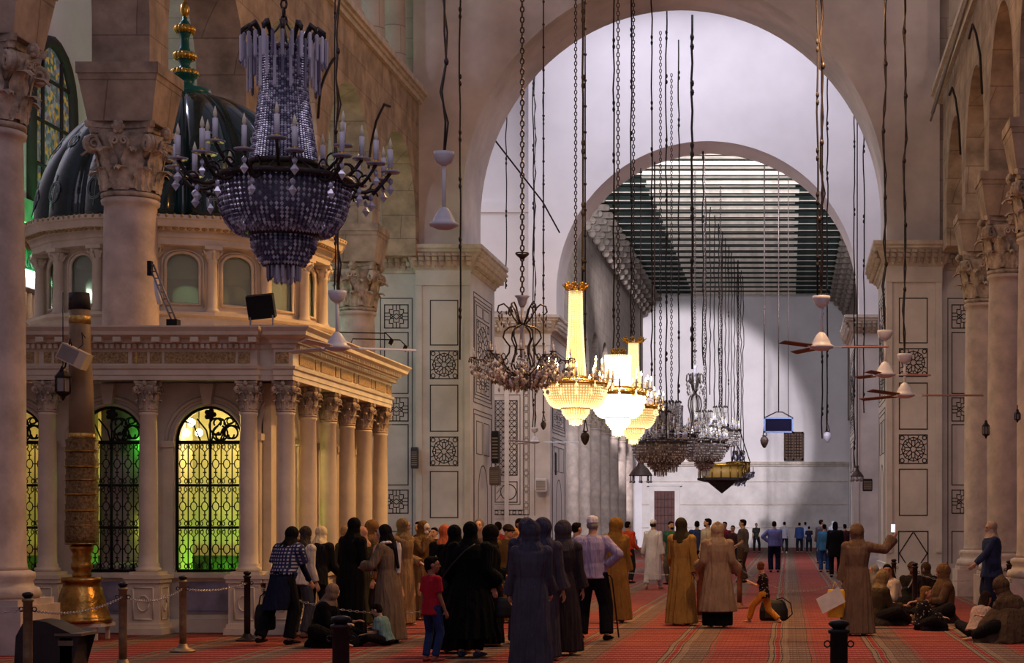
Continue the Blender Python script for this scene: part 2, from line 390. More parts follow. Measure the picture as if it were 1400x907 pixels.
def pier(side,Y0,Y1,xi,xo,xr,label,detail=True,warm=False):
    """xi inner face x, xo where the front projection ends, xr outer end of the set-back part"""
    root=empty('stone_pier',((xi+xo)/2,(Y0+Y1)/2,0),label,'pier')
    M_=lambda mb,nm,mt: mb.build(nm,mt,root,loc=(-root.location[0],-root.location[1],0))
    mb=MB(); xa,xb=min(xi,xo),max(xi,xo); ra,rb=min(xo,xr),max(xo,xr)
    mb.box(xa,xb,Y0,Y1,0,8.5); mb.box(ra,rb,Y0+.35,Y1,0,8.5)
    # corner pilaster strips and recessed border
    for x in (xa,xb-.16): mb.box(x,x+.16,Y0-.05,Y0,.9,8.3)
    mb.box(xa-.01,xb+.01,Y0-.07,Y0,8.1,8.5)
    M_(mb,'pier_body',MARB)
    mb=MB(); e=.12
    mb.box(xa-e,xb+e,Y0-e,Y1+e,0,.45); mb.box(xa-e*.5,xb+e*.5,Y0-e*.5,Y1+e*.5,.45,.62); mb.box(ra,rb,Y0+.2,Y1,0,.6)
    M_(mb,'pier_base',MARB)
    mb=MB(); cornice(mb,xa,xb,Y0,Y1,8.45,.62,.36); cornice(mb,ra,rb,Y0+.35,Y1,8.45,.62,.36)
    M_(mb,'pier_cornice',CORN)
    mb=MB(); pl=Plane2((0,Y0-.003,0),(1,0,0),(0,-1,0),mb); pr=Plane2((0,Y0+.347,0),(1,0,0),(0,-1,0),mb)
    c=(xa+xb)/2+(.02 if side=='left' else -.02); h=.37
    if detail:
        z=lambda y: PZ(y,Y0)
        for (ya,yb,t) in ((411,472,0),(480,518,1),(527,590,0),(598,637,1),(645,708,0)):
            if side=='right': ya-=3;yb-=3
            if t: pl.star(c-h,z(yb),c+h,z(ya))
            else: pl.rect(c-h,z(yb),c+h,z(ya),.026)
        pl.rect(c-h-.02,z(787),c+h+.02,z(727),.03)
        pl.seg((c-h,z(757)),(c-.02,z(729)),.03); pl.seg((c+h,z(757)),(c+.02,z(729)),.03); pl.seg((c-h,z(757)),(c-.02,z(785)),.03); pl.seg((c+h,z(757)),(c+.02,z(785)),.03)
        c2=(ra+rb)/2 if side=='right' else -10.63
        if side=='right': c2=xo+.62
        g=.32
        pr.rect(c2-.43,z(787),c2+.43,z(406),.02)
        for (ya,yb,t) in ((415,447,1),(453,537,0),(543,575,1),(580,663,0),(670,702,1),(727,787,0)):
            if t: pr.cross(c2-g,z(yb),c2+g,z(ya))
            else: pr.rect(c2-g,z(yb),c2+g,z(ya),.024)
    if warm:
        z=lambda y: PZ(y,Y0); X=lambda p: PX(p,Y0)
        pl.rect(X(674),z(690),X(711),z(540),.02); pl.hexes(X(677),z(650),X(707),z(548),4,.022)
        pl.rect(X(677),z(687),X(707),z(659),.03); pl.circ((X(695),z(673)),.28,.03); 
        for i in range(3): pl.seg((X(679),z(684-i*9)),(X(685),z(676-i*9)),.02)
        for x_ in (X(715.5),X(723.5)): pl.seg((x_,z(704)),(x_,z(440)),.02)
        yy=446
        while yy<700:
            pl.rect(X(717),z(yy+6),X(722),z(yy),.02); pl.rect(X(717),z(yy+20),X(722),z(yy+8),.015); yy+=22
        pl.seg((X(674),z(704)),(X(723),z(704)),.03); pl.seg((X(674),z(698)),(X(715),z(698)),.03)
        pl.seg((X(731),z(705)),(X(731),z(440)),.02)
        for x_ in range(5): pl.rect(X(677+x_*8),z(703),X(681+x_*8),z(699),.02)
    # side face toward the nave
    sgn=1 if side=='left' else -1
    ps=Plane2((xi+sgn*.003,0,0),(0,1,0),(sgn,0,0),mb)
    a=Y0+.5; b=Y1-.5; m_=(a+b)/2
    for w_ in (0,.12,.22): ps.rect(a+w_,5.0+w_,b-w_,8.0-w_,.02)
    ps.star(a+.5,6.0,b-.5,7.3,.02); ps.rect(a+.5,7.4,m_-.1,7.7,.02); ps.rect(m_+.1,7.4,b-.5,7.7,.02); ps.cross(a+.5,5.3,b-.5,5.9,.02)
    for w_ in (0,.12): ps.rect(a+w_,.9+w_,b-w_,4.8-w_,.022)
    ps.rect(a+.5,3.6,m_-.15,4.5,.02); ps.rect(m_+.15,3.6,b-.5,4.5,.02)
    for i in range(10):
        t0=PI*i/10; t1=PI*(i+1)/10
        ps.seg((m_-.8*cos(t0),2.5+.8*sin(t0)),(m_-.8*cos(t1),2.5+.8*sin(t1)),.03)
    ps.seg((m_-.8,1.1),(m_-.8,2.5),.03); ps.seg((m_+.8,1.1),(m_+.8,2.5),.03)
    M_(mb,'inlay_strips',INK)
    return root
pier('left',51.3,55.5,-8.56,-10.02,-13.0,'pale marble pier with dark star inlays left of the large arch, beyond the shrine')
pier('right',50.6,55.0,2.62,4.1,8.0,'pale marble pier with dark star inlays right of the large arch, beside the rosy columns')
pier('left',68.5,73.5,-8.55,-10.2,-13.0,'warmly lit far pier with honeycomb inlay panel behind the near left pier',detail=False,warm=True)
pier('right',68.5,73.5,2.4,4.0,8.0,'narrow far right pier with ribbed cornice seen past the near right pier',detail=False)
# ledge debris line / dark strip on pier tops omitted; wall strips over piers
# ================= far hall =================
n_far=[75.5+5.3*i for i in range(11)]
mb=MB(); ops=[((a+b)/2,2.2,9.5,2.15) for a,b in zip(n_far[:-1],n_far[1:])]
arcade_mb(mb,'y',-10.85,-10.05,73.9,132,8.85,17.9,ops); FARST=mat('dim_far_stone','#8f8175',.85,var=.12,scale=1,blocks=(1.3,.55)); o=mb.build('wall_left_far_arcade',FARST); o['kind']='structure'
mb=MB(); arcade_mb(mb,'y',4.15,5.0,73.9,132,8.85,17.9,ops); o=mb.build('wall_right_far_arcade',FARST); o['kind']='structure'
mb=MB(); mb.box(-19,13.5,132,132.6,0,17.9); o=mb.build('wall_back',PLASTW); o['kind']='structure'
Yb=132
mb=MB(); mb.box(-10.1,4.2,Yb-.25,Yb,0,5.75); o=mb.build('trim_6',MARB); o['kind']='structure'
mb=MB()
for z0,z1,e in ((5.75,5.95,.45),(5.62,5.75,.36),(4.55,4.62,.29),(2.95,3.02,.29),(1.35,1.43,.29)): mb.box(-10.1,4.2,Yb-e,Yb,z0,z1)
o=mb.build('trim_7',CORN); o['kind']='structure'
# door on back wall
DW=mat('dark_red_door_wood','#5a302a',.6,var=.15,scale=4)
d=empty('door_1',(PX(909,Yb),Yb-.3,0),kind='structure')
x0=(895-909)*Yb/F; x1=-x0; zt=PZ(672,Yb)
MB().box(x0,x1,-.05,.05,0,zt).build('door_panel',DW,d)
mb=MB(); mb.box(x0-.35,x0,-.14,.05,0,zt+.35); mb.box(x1,x1+.35,-.14,.05,0,zt+.35); mb.box(x0,x1,-.14,.05,zt,zt+.35); mb.box(x0-.5,x1+.5,-.2,.05,zt+.35,zt+.5)
mb.build('door_frame',MARB,d)
mb=MB()
for i in range(1,6): mb.box(x0+(x1-x0)*i/6-.02,x0+(x1-x0)*i/6+.02,-.09,-.05,.1,zt-.1)
for i in range(1,7): mb.box(x0+.02,x1-.02,-.09,-.05,zt*i/7-.02,zt*i/7+.02)
mb.build('door_battens',mat('door_batten_wood','#2a1714',.6),d)
# lattice window on back wall
w=empty('window_1',(PX(1085,Yb),Yb-.25,PZ(630,Yb)),kind='structure'); hw=.68; hh=PZ(591,Yb)-PZ(630,Yb)
WF=mat('brown_window_wood','#4c3a30',.7,var=.15,scale=4)
mb=MB(); mb.box(-hw,-hw+.12,-.1,.1,0,hh); mb.box(hw-.12,hw,-.1,.1,0,hh); mb.box(-hw,hw,-.1,.1,hh-.12,hh); mb.box(-hw,hw,-.1,.1,0,.12); mb.box(-.05,.05,-.1,.1,0,hh); mb.build('window_frame',WF,w)
mb=MB().box(-hw+.1,hw-.1,.02,.06,.1,hh-.1); mb.build('window_backing',mat('dim_window_board','#6e5648',.8),w)
mb=MB(); pl=Plane2((0,-.02,0),(1,0,0),(0,-1,0),mb)
for i in range(6):
    for j in range(9):
        c=(-hw+.2+i*(2*hw-.4)/5,.2+j*(hh-.4)/8); pl.circ(c,.11,.035,8)
mb.build('window_lattice',WF,w)
# ceiling of far hall
mb=MB(); mb.box(-10.4,4.6,73.5,132,17.75,18.0); o=mb.build('ceiling',CEILG); o['kind']='structure'
mb=MB(); mb.box(-6.75,.36,73.5,132,17.68,17.75); o=mb.build('trim_8',WOODL); o['kind']='structure'
beam=MB(); beam.box(-7.2,7.2,-.2,.2,0,.26,0); beam.box(-7.2,-3.56,-.23,-.2,0,.04,1); beam.box(3.56,7.2,-.23,-.2,0,.04,1); beam.box(-3.55,3.55,-.26,-.2,-.02,.15,1)
bd=beam.data('ceiling_beam',[WOODD,WOODL])
nb=24
for i in range(nb):
    y=76.5+i*2.36
    o=inst('ceiling_beam',bd,None,(-3.0,y,17.42)); tag(o,'dark green cross beam of the coffered ceiling seen through the arches','beam','cross beams under the far ceiling')
cb=MB()
for k_,(a,b_,z0,z1) in enumerate(((0,1.2,.55,.85),(0,.85,.25,.55),(0,.5,-.1,.25))):
    cb.box(0,b_,-.16,.16,z0,z1); cb.tube([(b_,-.16,(z0+z1)/2),(b_,.16,(z0+z1)/2)],(z1-z0)/2,10)
cb.tube([(.25,-.14,-.2),(.25,.14,-.2)],.2,10)
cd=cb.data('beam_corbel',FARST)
for i in range(nb):
    y=76.5+i*2.36
    for sx,x in ((1,-10.05),(-1,4.15)):
        o=inst('beam_corbel',cd,None,(x,y,16.42),rz=0 if sx==1 else PI)
        tag(o,'scrolled stone corbel under the %s ends of the ceiling beams'%('left' if sx==1 else 'right'),'corbel','corbels on the %s far wall'%('left' if sx==1 else 'right'))
# near nave: cross beams out of sight above that carry the chains
for y in (15.5,21,29.3,37.2,46.5):
    o=inst('ceiling_beam',bd,None,(-3.0,y,17.3)); tag(o,'dark green roof beam high over the near nave carrying the lamp chains','beam','roof beams over the near nave')
# ================= columns =================
def leafs(mb,n,z0,h,r0,out,w,rot=0,curl=1):
    for k in range(n):
        a=2*PI*k/n+rot; ca,sa=cos(a),sin(a); rows=9; cols=6; vs=[];fs=[]
        for i in range(rows+1):
            t=i/rows
            if t<.72: q=t/.72; rr=r0+.02+out*.25*q*q; z=z0+h*.95*q
            else:
                q=(t-.72)/.28*PI*.95; c=out*.42; rr=r0+.02+out*.25+c*(1-cos(q)); z=z0+h*.95+c*.6*sin(q)-c*.25*(1-cos(q))
            ww=w*(.75+.35*sin(PI*min(1,t*1.1)))*(1 if t<.72 else (1-(t-.72)/.28*.75))*(1+.16*(i%2))
            for j in range(cols+1):
                u=(j/cols-.5)*2; bulge=.03*(1-abs(u))+(.018 if j%2==0 else 0)
                R_=rr+bulge-.03*abs(u)*0
                x=R_*ca-u*ww*sa; y=R_*sa+u*ww*ca
                vs.append((x,y,z-.03*abs(u)**2*(1 if i>rows*.3 else 0)))
        for i in range(rows):
            for j in range(cols): A=i*(cols+1)+j; fs.append((A,A+1,A+cols+2,A+cols+1))
        mb.add(vs,fs,0,False)
def capital(r=.42,h=1.15,rich=1):
    s=r/.42; q=h/1.15; mb=MB()
    mb.lathe([(.40,0),(.45,.02),(.45,.07),(.40,.09),(.40,.3),(.43,.6),(.50,.85),(.56,.97),(.5,.98)],n=24)
    leafs(mb,8,.09,.36,.40,.20,.15); leafs(mb,8,.12,.62,.41,.26,.14,PI/8)
    # volutes
    for k in range(4):
        a=PI/4+k*PI/2; d=Vector((cos(a),sin(a),0)); pts=[];rad=[]
        for i in range(6): t=i/5; pts.append(d*(.43+.17*t)+Vector((0,0,.62+.28*t))); rad.append(.045)
        c=d*.63+Vector((0,0,.80))
        for i in range(15):
            t=i/14; th=PI/2-t*3.2*PI; rr=.125*(1-.75*t); pts.append(c+d*(rr*cos(th))+Vector((0,0,rr*sin(th)))); rad.append(.045-.015*t)
        p=d.cross(Vector((0,0,1)))
        mb.tube(pts,rad,6); mb.tube([q_+p*.05 for q_ in pts],[x*.8 for x in rad],5); mb.tube([q_-p*.05 for q_ in pts],[x*.8 for x in rad],5)
        b=a+PI/4; e=Vector((cos(b),sin(b),0)); f=e.cross(Vector((0,0,1)))
        for sg in (-1,1):
            pts=[e*.47+f*sg*.12+Vector((0,0,.62)),e*.5+f*sg*.12+Vector((0,0,.78))]
            for i in range(10):
                t=i/9; th=t*2.6*PI; rr=.07*(1-.7*t); pts.append(e*.53+f*sg*(.075+rr*cos(th)*1)+Vector((0,0,.84+rr*sin(th))))
            mb.tube(pts,.022,5)
        mb.sph(e*.56+Vector((0,0,1.05)),(.09,.09,.09),8); 
        for i in range(6):
            th=i*PI/3; mb.sph(e*.57+f*.07*cos(th)+Vector((0,0,1.05+.07*sin(th))),.045,6)
    # abacus with concave sides
    for (z0,z1,R0) in ((.98,1.06,.60),(1.06,1.15,.66)):
        ring=[]
        for k in range(4):
            a0=PI/4+k*PI/2; a1=a0+PI/2; c0=Vector((cos(a0),sin(a0)))*R0*1.16; c1=Vector((cos(a1),sin(a1)))*R0*1.16; m=(c0+c1)/2; mn=m.normalized()
            tdir=(c1-c0).normalized(); ring.append(c0+tdir*.06-0*mn)
            for i in range(1,8): t=i/8; p=c0.lerp(c1,t)-mn*(.17*sin(PI*t)); ring.append(p)
            ring.append(c1-tdir*.06)
        n=len(ring); vs=[(p.x,p.y,z0) for p in ring]+[(p.x*1.03,p.y*1.03,z1) for p in ring]
        mb.add(vs,[(i,(i+1)%n,n+(i+1)%n,n+i) for i in range(n)]+[tuple(range(n,2*n)),tuple(reversed(range(n)))])
    mb.v=[(x*s,y*s,z*q) for x,y,z in mb.v]
    return mb
capB=capital(.42,1.15).data('capital',CAPM)
shB=MB().lathe([(.47,0),(.455,.05),(.445,.12),(.44,.6),(.44,2),(.43,3.8),(.405,5.5),(.40,5.62),(.44,5.64),(.45,5.70),(.41,5.73)],n=40).data('shaft',SHAFT)
baB=MB(); baB.box(-.66,.66,-.66,.66,0,.62); baB.box(-.6,.6,-.6,.6,.62,.70); baB.lathe([(.60,.70),(.63,.76),(.60,.84),(.54,.86),(.52,.92),(.56,.98),(.55,1.04),(.48,1.07)],n=36)
baB=baB.data('column_base',SHAFT)
imB=MB(); imB.frus(0,0,0,.72,.50,.50,.62,.62); imB.box(-.64,.64,-.64,.64,.72,.89); imB=imB.data('impost_block',STONE)
def column(x,y,label,group=None):
    r=empty('stone_column',(x,y,0),label,'column',group)
    inst('column_base',baB,r); inst('shaft',shB,r,(0,0,1.07)); inst('capital',capB,r,(0,0,6.80)); inst('impost_block',imB,r,(0,0,7.95))
    return r
ll=['rosy stone column at the far left edge of the photo','massive stone column rising through the shrine roof before the drum','stone column hidden behind the green dome','stone column with gilded leafy capital behind the big crystal chandelier','stone column with leafy capital just beyond the shrine roof']
for y,l in zip(LY,ll): column(LX,y,l)
ll=['stone column beyond the right edge of the photo','stone column just out of the right edge','rosy stone column at the right edge of the photo','rosy stone column on the right, middle of the row of three','slimmer-looking rosy column nearest the right marble pier']
for y,l in zip(RY[2:],ll[2:]): column(RX,y,l)
for y in n_far[:-1]: column(-10.45,y,'pale column in the receding row on the left of the far hall','columns of the far left arcade')
for y in n_far[4:-1:2]: column(4.58,y,'pale column in the receding row on the right of the far hall','columns of the far right arcade')
# ================= shrine =================
SM=mat('shrine_marble','#d8c8b0',.45,var=.08,scale=2.5,bump=.12)
SMD=mat('shrine_panel_marble','#8f8794',.4,var=.2,scale=3)
GREL=mat('shrine_relief_gold','#b3966a',.6,metal=.2,var=.3,scale=30,bump=.9,bscale=40)
DOMEM=mat('dark_green_painted_dome','#142f2f',.2,var=.35,scale=2,coat=.6)
FY=28.9; FX1=-7.64; FX0=-13.6; BY=35.9; 
S=empty('shrine',(LX,32.5,0),'cream marble shrine with columns, arched iron grilles and a ribbed green dome','shrine')
def SB(mb,nm,mt,kind=None):
    o=mb.build(nm,mt,S,loc=(10.4,-32.5,0)); 
    if kind:o['kind']=kind
    return o
fcol=[PX(340,FY),PX(203,FY),PX(65,FY),PX(65,FY)-1.52]   # front columns
scol=[28.95+1.34*i for i in range(6)]
WY=29.42; WX=-8.12      # wall planes behind the columns
ZB=.92; ZC=3.47; ZE=3.85
# walls with arched openings
def wallopen(axis,p0,p1,st,en,ops,ztop,zlow):
    mb=MB(); arcade_mb(mb,axis,p0,p1,st,en,zlow,ztop,ops,n=18); return mb
hw=.53; spz=PZ(605,WY)
fops=sorted([((a+b)/2,hw,spz,.56) for a,b in zip(fcol[:-1],fcol[1:])])
sops=[((a+b)/2+.0,.40,spz+.1,.44) for a,b in zip(scol[:-1],scol[1:])]
mb=wallopen('x',WY,WY+.28,FX0,FX1-.35,fops,ZE,ZB)
SB(mb,'front_wall',SM)
mb=wallopen('y',WX-.28,WX,WY,BY,sops,ZE,ZB); SB(mb,'side_wall',SM)
mb=MB(); mb.box(FX0-.3,FX0,WY,BY,0,ZE); mb.box(FX0,FX1-.3,BY-.3,BY,0,ZE)
mb.box(FX0,WX,WY+.1,BY,ZE-.06,ZE); SB(mb,'rear_wall',SM)
mb=MB(); mb.box(FX0,FX1-.42,WY-.02,WY+.3,0,ZB); mb.box(WX-.3,WX+.02,WY,BY,0,ZB)
mb.box(FX0,FX1-.3,WY-.12,WY+.3,ZB-.08,ZB); mb.box(FX0,FX1-.2,WY-.2,WY,0,.2); mb.box(WX,WX+.1,WY,BY,ZB-.08,ZB)
SB(mb,'dado_wall',SM)
for (c,w,_,_) in fops:
    mb=MB(); mb.box(c-.42,c+.42,WY-.035,WY-.02,.28,.78); mb.box(c-.38,c+.38,WY-.05,WY-.03,.33,.73); SB(mb,'dado_panel',SMD)
# archivolts + keystones + impost pilasters
mb=MB()
def archring(c,w,sp,rise,axis,p,d,rad):
    pts=[]
    for i in range(21):
        a=PI*i/20; u=c-(w+rad)*cos(a); z=sp+(rise+rad)*sin(a); pts.append((u,p,z) if axis=='x' else (p,u,z))
    mb.tube(pts,d,6)
for (c,w,sp,ri) in fops:
    archring(c,w,sp,ri,'x',WY-.01,.03,.03); archring(c,w,sp,ri,'x',WY-.01,.035,.13); 
    mb.frus(c,WY-.05,sp+ri+.02,ZE-.02,.06,.08,.11,.10)
    for s_ in (-1,1):
        x=c+s_*(w+.09); mb.box(x-.08,x+.08,WY-.05,WY,ZB,sp-.08); mb.box(x-.10,x+.10,WY-.08,WY,sp-.08,sp+.02)
for (c,w,sp,ri) in sops:
    archring(c,w,sp,ri,'y',WX+.01,.03,.03); archring(c,w,sp,ri,'y',WX+.01,.03,.11)
    for s_ in (-1,1):
        y=c+s_*(w+.09); mb.box(WX,WX+.05,y-.07,y+.07,ZB,sp-.08); mb.box(WX,WX+.08,y-.10,y+.10,sp-.08,sp+.02)
SB(mb,'arch_moulding',SM)
# grilles
def grille(w,z0,sp,rise,ncell=6):
    mb=MB(); t=.012
    def T(pts,r=t,n=4): mb.tube([(a,0,b) for a,b in pts],r,n)
    # frame
    T([(-w,z0),(-w,sp)]+[(-w*cos(PI*i/16),sp+rise*sin(PI*i/16)) for i in range(17)]+[(w,sp),(w,z0),(-w,z0)],.026,5)
    H=sp-z0; lev=[z0,z0+H*.27,z0+H*.66,sp-.02]
    lev=[z0,z0+H*.335,z0+H*.665,sp]
    for z in lev: T([(-w,z),(w,z)],.022 if z!=sp else .032,5)
    T([(0,z0),(0,sp)],.024,5)
    cw=2*w/ncell
    for i in range(1,ncell): T([(-w+cw*i,z0),(-w+cw*i,sp)],.010)
    for k in range(3):
        za,zb=lev[k],lev[k+1]; zm=(za+zb)/2; hh=(zb-za)/2
        for i in range(ncell):
            c=-w+cw*(i+.5)
            T([(c+cw*.30*cos(a),zm+hh*.22*sin(a)) for a in [2*PI*j/10 for j in range(11)]],.009)
            for sg in (-1,1):
                q=zm+sg*hh*.40; T([(c,zm+sg*hh*.22),(c,zm+sg*hh*.55)],.009); T([(c-cw*.16,q),(c+cw*.16,q)],.010)
                for sx in (-1,1):   # scroll in the corner
                    cx=c+sx*cw*.28; cz=zm+sg*hh*.80
                    T([(cx+cw*.17*(1-j/11*.6)*cos(sx*sg*j*.75+1.2),cz+hh*.14*(1-j/11*.6)*sin(sx*sg*j*.75+1.2)) for j in range(10)],.008)
                    T([(c,zm+sg*hh*.55),(cx,cz-sg*hh*.1)],.007)
            for sx in (-1,1): T([(c+sx*cw*.30,zm),(c+sx*cw*.5,zm)],.009)
    # lunette scrolls
    T([(0,sp),(0,sp+rise)],.014)
    mb.sph((0,0,sp+rise*.80),(.07,.02,.08),8)
    for k in range(5):
        a=PI*(.1+.2*k); mb.sph((.06*cos(2*PI*k/5),0,sp+rise*.80+.06*sin(2*PI*k/5)),(.04,.015,.04),6)
    for sx in (-1,1):
        def sp_(cx,cz,r0,turn,ph,n=18,rr=.015): T([(cx+sx*r0*(1-.75*j/n)*cos(ph+turn*j/n),cz+r0*(1-.75*j/n)*sin(ph+turn*j/n)) for j in range(n+1)],rr)
        sp_(w*.22,sp+rise*.52,.17,-5.5,-1.2); sp_(w*.30,sp+rise*.22,.14,5.8,1.8); sp_(w*.64,sp+rise*.24,.16,-6,3.0); sp_(w*.60,sp+rise*.58,.10,5,-.5,rr=.012)
        T([(sx*.02,sp+.02),(sx*w*.12,sp+rise*.35),(sx*w*.4,sp+rise*.68)],.013); T([(sx*w*.3,sp+.03),(sx*w*.5,sp+rise*.5),(sx*w*.75,sp+rise*.6)],.013)
    return mb
gd=grille(hw-.02,ZB+.03,spz,.54).data('window_grille',IRON)
gs=grille(.39,ZB+.03,spz+.1,.42,4).data('window_grille',IRON)
for (c,w,sp,ri) in fops: inst('window_grille',gd,S,(c+10.4,WY+.06-32.5,0))
for (c,w,sp,ri) in sops: inst('window_grille',gs,S,(WX-.08+10.4,c-32.5,0),rz=PI/2)
# interior: green lit hall, drapery-like back
INT=mat('shrine_interior_plaster','#c9c9a8',.8,var=.12,scale=1.5)
mb=MB(); mb.box(FX0+.02,WX-.32,31.6,31.7,0.0,ZE-.1); SB(mb,'inner_screen',INT)
CEN=mat('cenotaph_green_cloth','#3a5c34',.8,var=.5,scale=2.2)
mb=MB(); mb.box(-12.6,-8.9,31.2,31.5,0,.85); mb.frus(-10.75,31.35,.85,1.15,1.85,.15,1.85,.05); SB(mb,'cenotaph',CEN)
for q in (1,2): SB(MB().box(fcol[q]-.05,fcol[q]+.05,WY+.3,30.88,.1,ZE-.1),'light_baffle',INT)  # added baffles keeping warm lamp light out of the middle window bay
for x in [f[0] for f in fops]+[]:
    pass
# shrine columns + plinths
cap_s=capital(.135,.47).data('column_capital',CAPM)
sh_s=MB().lathe([(.17,0),(.19,.02),(.19,.05),(.155,.07),(.165,.10),(.145,.13),(.14,.3),(.138,1.5),(.125,2.36),(.14,2.38),(.14,2.41),(.125,2.42)],n=24).data('column_shaft',SM)
pl_s=MB(); pl_s.box(-.30,.30,-.30,.30,0,.10); pl_s.box(-.27,.27,-.27,.27,.10,.16); pl_s.box(-.24,.24,-.24,.24,.16,.78); pl_s.box(-.27,.27,-.27,.27,.78,.84); pl_s.box(-.29,.29,-.29,.29,.84,.90); pl_s.box(-.22,.22,-.22,.22,.9,.95)
for sgx in ((0,-1),(1,0),(-1,0)):
    w_=.15
    c=Vector((sgx[0]*.245,sgx[1]*.245,.47)); t=Vector((abs(sgx[1]),abs(sgx[0]),0)); 
    for a,b in (((-1,-1),(1,-1)),((1,-1),(1,1)),((1,1),(-1,1)),((-1,1),(-1,-1))):
        pl_s.tube([c+t*w_*a[0]+Vector((0,0,.24*a[1])),c+t*w_*b[0]+Vector((0,0,.24*b[1]))],.014,4)
    pl_s.tube([c+t*.09*cos(q)+Vector((0,0,.12*sin(q)+.0)) for q in [2*PI*i/10 for i in range(11)]],.014,4)
pl_s=pl_s.data('column_plinth',SM)
pl_n=MB(); 
for (a,b,z0,z1) in ((.17,.30,0,.10),(.16,.27,.10,.16),(.14,.24,.16,.78),(.16,.27,.78,.84),(.18,.29,.84,.90),(.17,.22,.9,.95)): pl_n.box(-b,b,-a,a,z0,z1)
def scolumn(x,y,pl):
    r=empty('shrine_column',(x+10.4,y-32.5,0)); r.parent=S
    inst('column_plinth',pl,r); inst('column_shaft',sh_s,r,(0,0,.95)); c=inst('column_capital',cap_s,r,(0,0,3.37))
for x in fcol: scolumn(x,FY,pl_s)
pls=pl_s
for y in scol: scolumn(FX1,y,pl_s)
mb=MB(); mb.box(FX1-.27,FX1+.27,FY-.27,BY,0,.10); mb.box(FX1-.20,FX1+.20,FY,BY-.1,.10,.84); mb.box(FX1-.24,FX1+.24,FY-.2,BY-.05,.84,.93); SB(mb,'side_plinth',SM)
# entablature profile swept along front (to re-entrant), then the side block
def entab(mb,path,prof):
    """path: list of (x,y,nx,ny) mitred offsets"""
    n=len(path); vs=[];fs=[]
    for (e,z) in prof:
        for (x,y,nx,ny) in path: vs.append((x+nx*e,y+ny*e,z))
    for i in range(len(prof)-1):
        for j in range(n-1): fs.append((i*n+j,i*n+j+1,(i+1)*n+j+1,(i+1)*n+j))
    mb.add(vs,fs)
path=[(FX0-.2,FY-.16,0,-1),(fcol[0]+.20,FY-.16,1,-1),(fcol[0]+.20,FY+.0,1,0),(FX1-.16,FY+.0,0,0),(FX1-.16,FY-.12,0,-1),(FX1+.16,FY-.12,1,-1),(FX1+.16,BY,1,1),(FX0-.2,BY,0,1)]
path=[(FX0-.2,FY-.16,0,-1),(fcol[0]+.10,FY-.16,1,-1),(fcol[0]+.10,FY-.02,1,-1),(FX1-.10,FY-.02,-1,-1),(FX1-.10,FY-.16,-1,-1),(FX1+.16,FY-.16,1,-1),(FX1+.16,BY,1,1),(FX0-.2,BY,0,1)]
# keep re-entrant shallow offsets
path=[(FX0-.2,FY-.16,0,-1),(fcol[0]+.17,FY-.16,.35,-1),(fcol[0]+.19,FY-.06,.25,-.6),(FX1-.15,FY-.06,-.25,-.6),(FX1-.13,FY-.16,-.35,-1),(FX1+.16,FY-.16,1,-1),(FX1+.16,BY,1,1),(FX0-.2,BY,0,1)]
prof=[(-.30,ZE-.0),(0,ZE),(0,ZE+.07),(.015,ZE+.075),(.015,ZE+.15),(.04,ZE+.17),(.05,ZE+.21),(0,ZE+.22),(0,ZE+.46),(.04,ZE+.48),(.05,ZE+.51),(.05,ZE+.54),(.10,ZE+.55),(.12,ZE+.60),(.22,ZE+.64),(.26,ZE+.66),(.27,ZE+.71),(.32,ZE+.77),(.32,ZE+.79),(-.3,ZE+.80)]
mb=MB(); entab(mb,path,prof)
mb.box(FX0,FX1,FY+.1,BY,ZE+.70,ZE+.80)
SB(mb,'entablature',SM)
mb=MB(); x=FX0
while x<fcol[0]+.12: mb.box(x,x+.05,FY-.26,FY-.16,ZE+.47,ZE+.535); x+=.085
y=FY-.1
SB(mb,'dentils',SM); mb=MB()
while y<BY: mb.box(FX1+.16,FX1+.26,y,y+.05,ZE+.47,ZE+.535); y+=.085
SB(mb,'dentils',SM); mb=MB(); x=FX0
while x<fcol[0]+.2: mb.box(x,x+.12,FY-.40,FY-.18,ZE+.555,ZE+.63); x+=.29
y=FY-.2
SB(mb,'brackets',SM); mb=MB()
while y<BY: mb.box(FX1+.18,FX1+.36,y,y+.05,ZE+.57,ZE+.63); y+=.10
SB(mb,'brackets',SM)
mb=MB()
GOLDL=mat('pale_gilding','#d9b56a',.5,metal=.4)
xs=[(PX(a,FY),PX(b,FY)) for a,b in ((230,326),(130,180),(330,346),(35,52),(66,76),(80,118),(186,206),(210,226))]
for a,b in xs: SB(MB().box(a,b,FY-.175,FY-.15,ZE+.255,ZE+.42),'relief_panel',GREL)
mb.box(FX1-.10,FX1+.10,FY-.175,FY-.15,ZE+.255,ZE+.42)
ys=[29.1+i*1.34 for i in range(6)]
for y in ys:
    SB(MB().box(FX1+.15,FX1+.178,y,y+.85 if y+.85<BY else BY-.05,ZE+.255,ZE+.42),'relief_panel',GREL)
    if y<ys[-1]: SB(MB().box(FX1+.15,FX1+.178,y+.98,y+1.22,ZE+.255,ZE+.42),'relief_panel',GREL)
SB(mb,'relief_panel',GREL)
mb=MB()
for p in (57,192,): SB(MB().box(PX(p,FY)-.012,PX(p,FY)+.012,FY-.18,FY-.15,ZE+.25,ZE+.43),'gilt_strip',GOLDL)
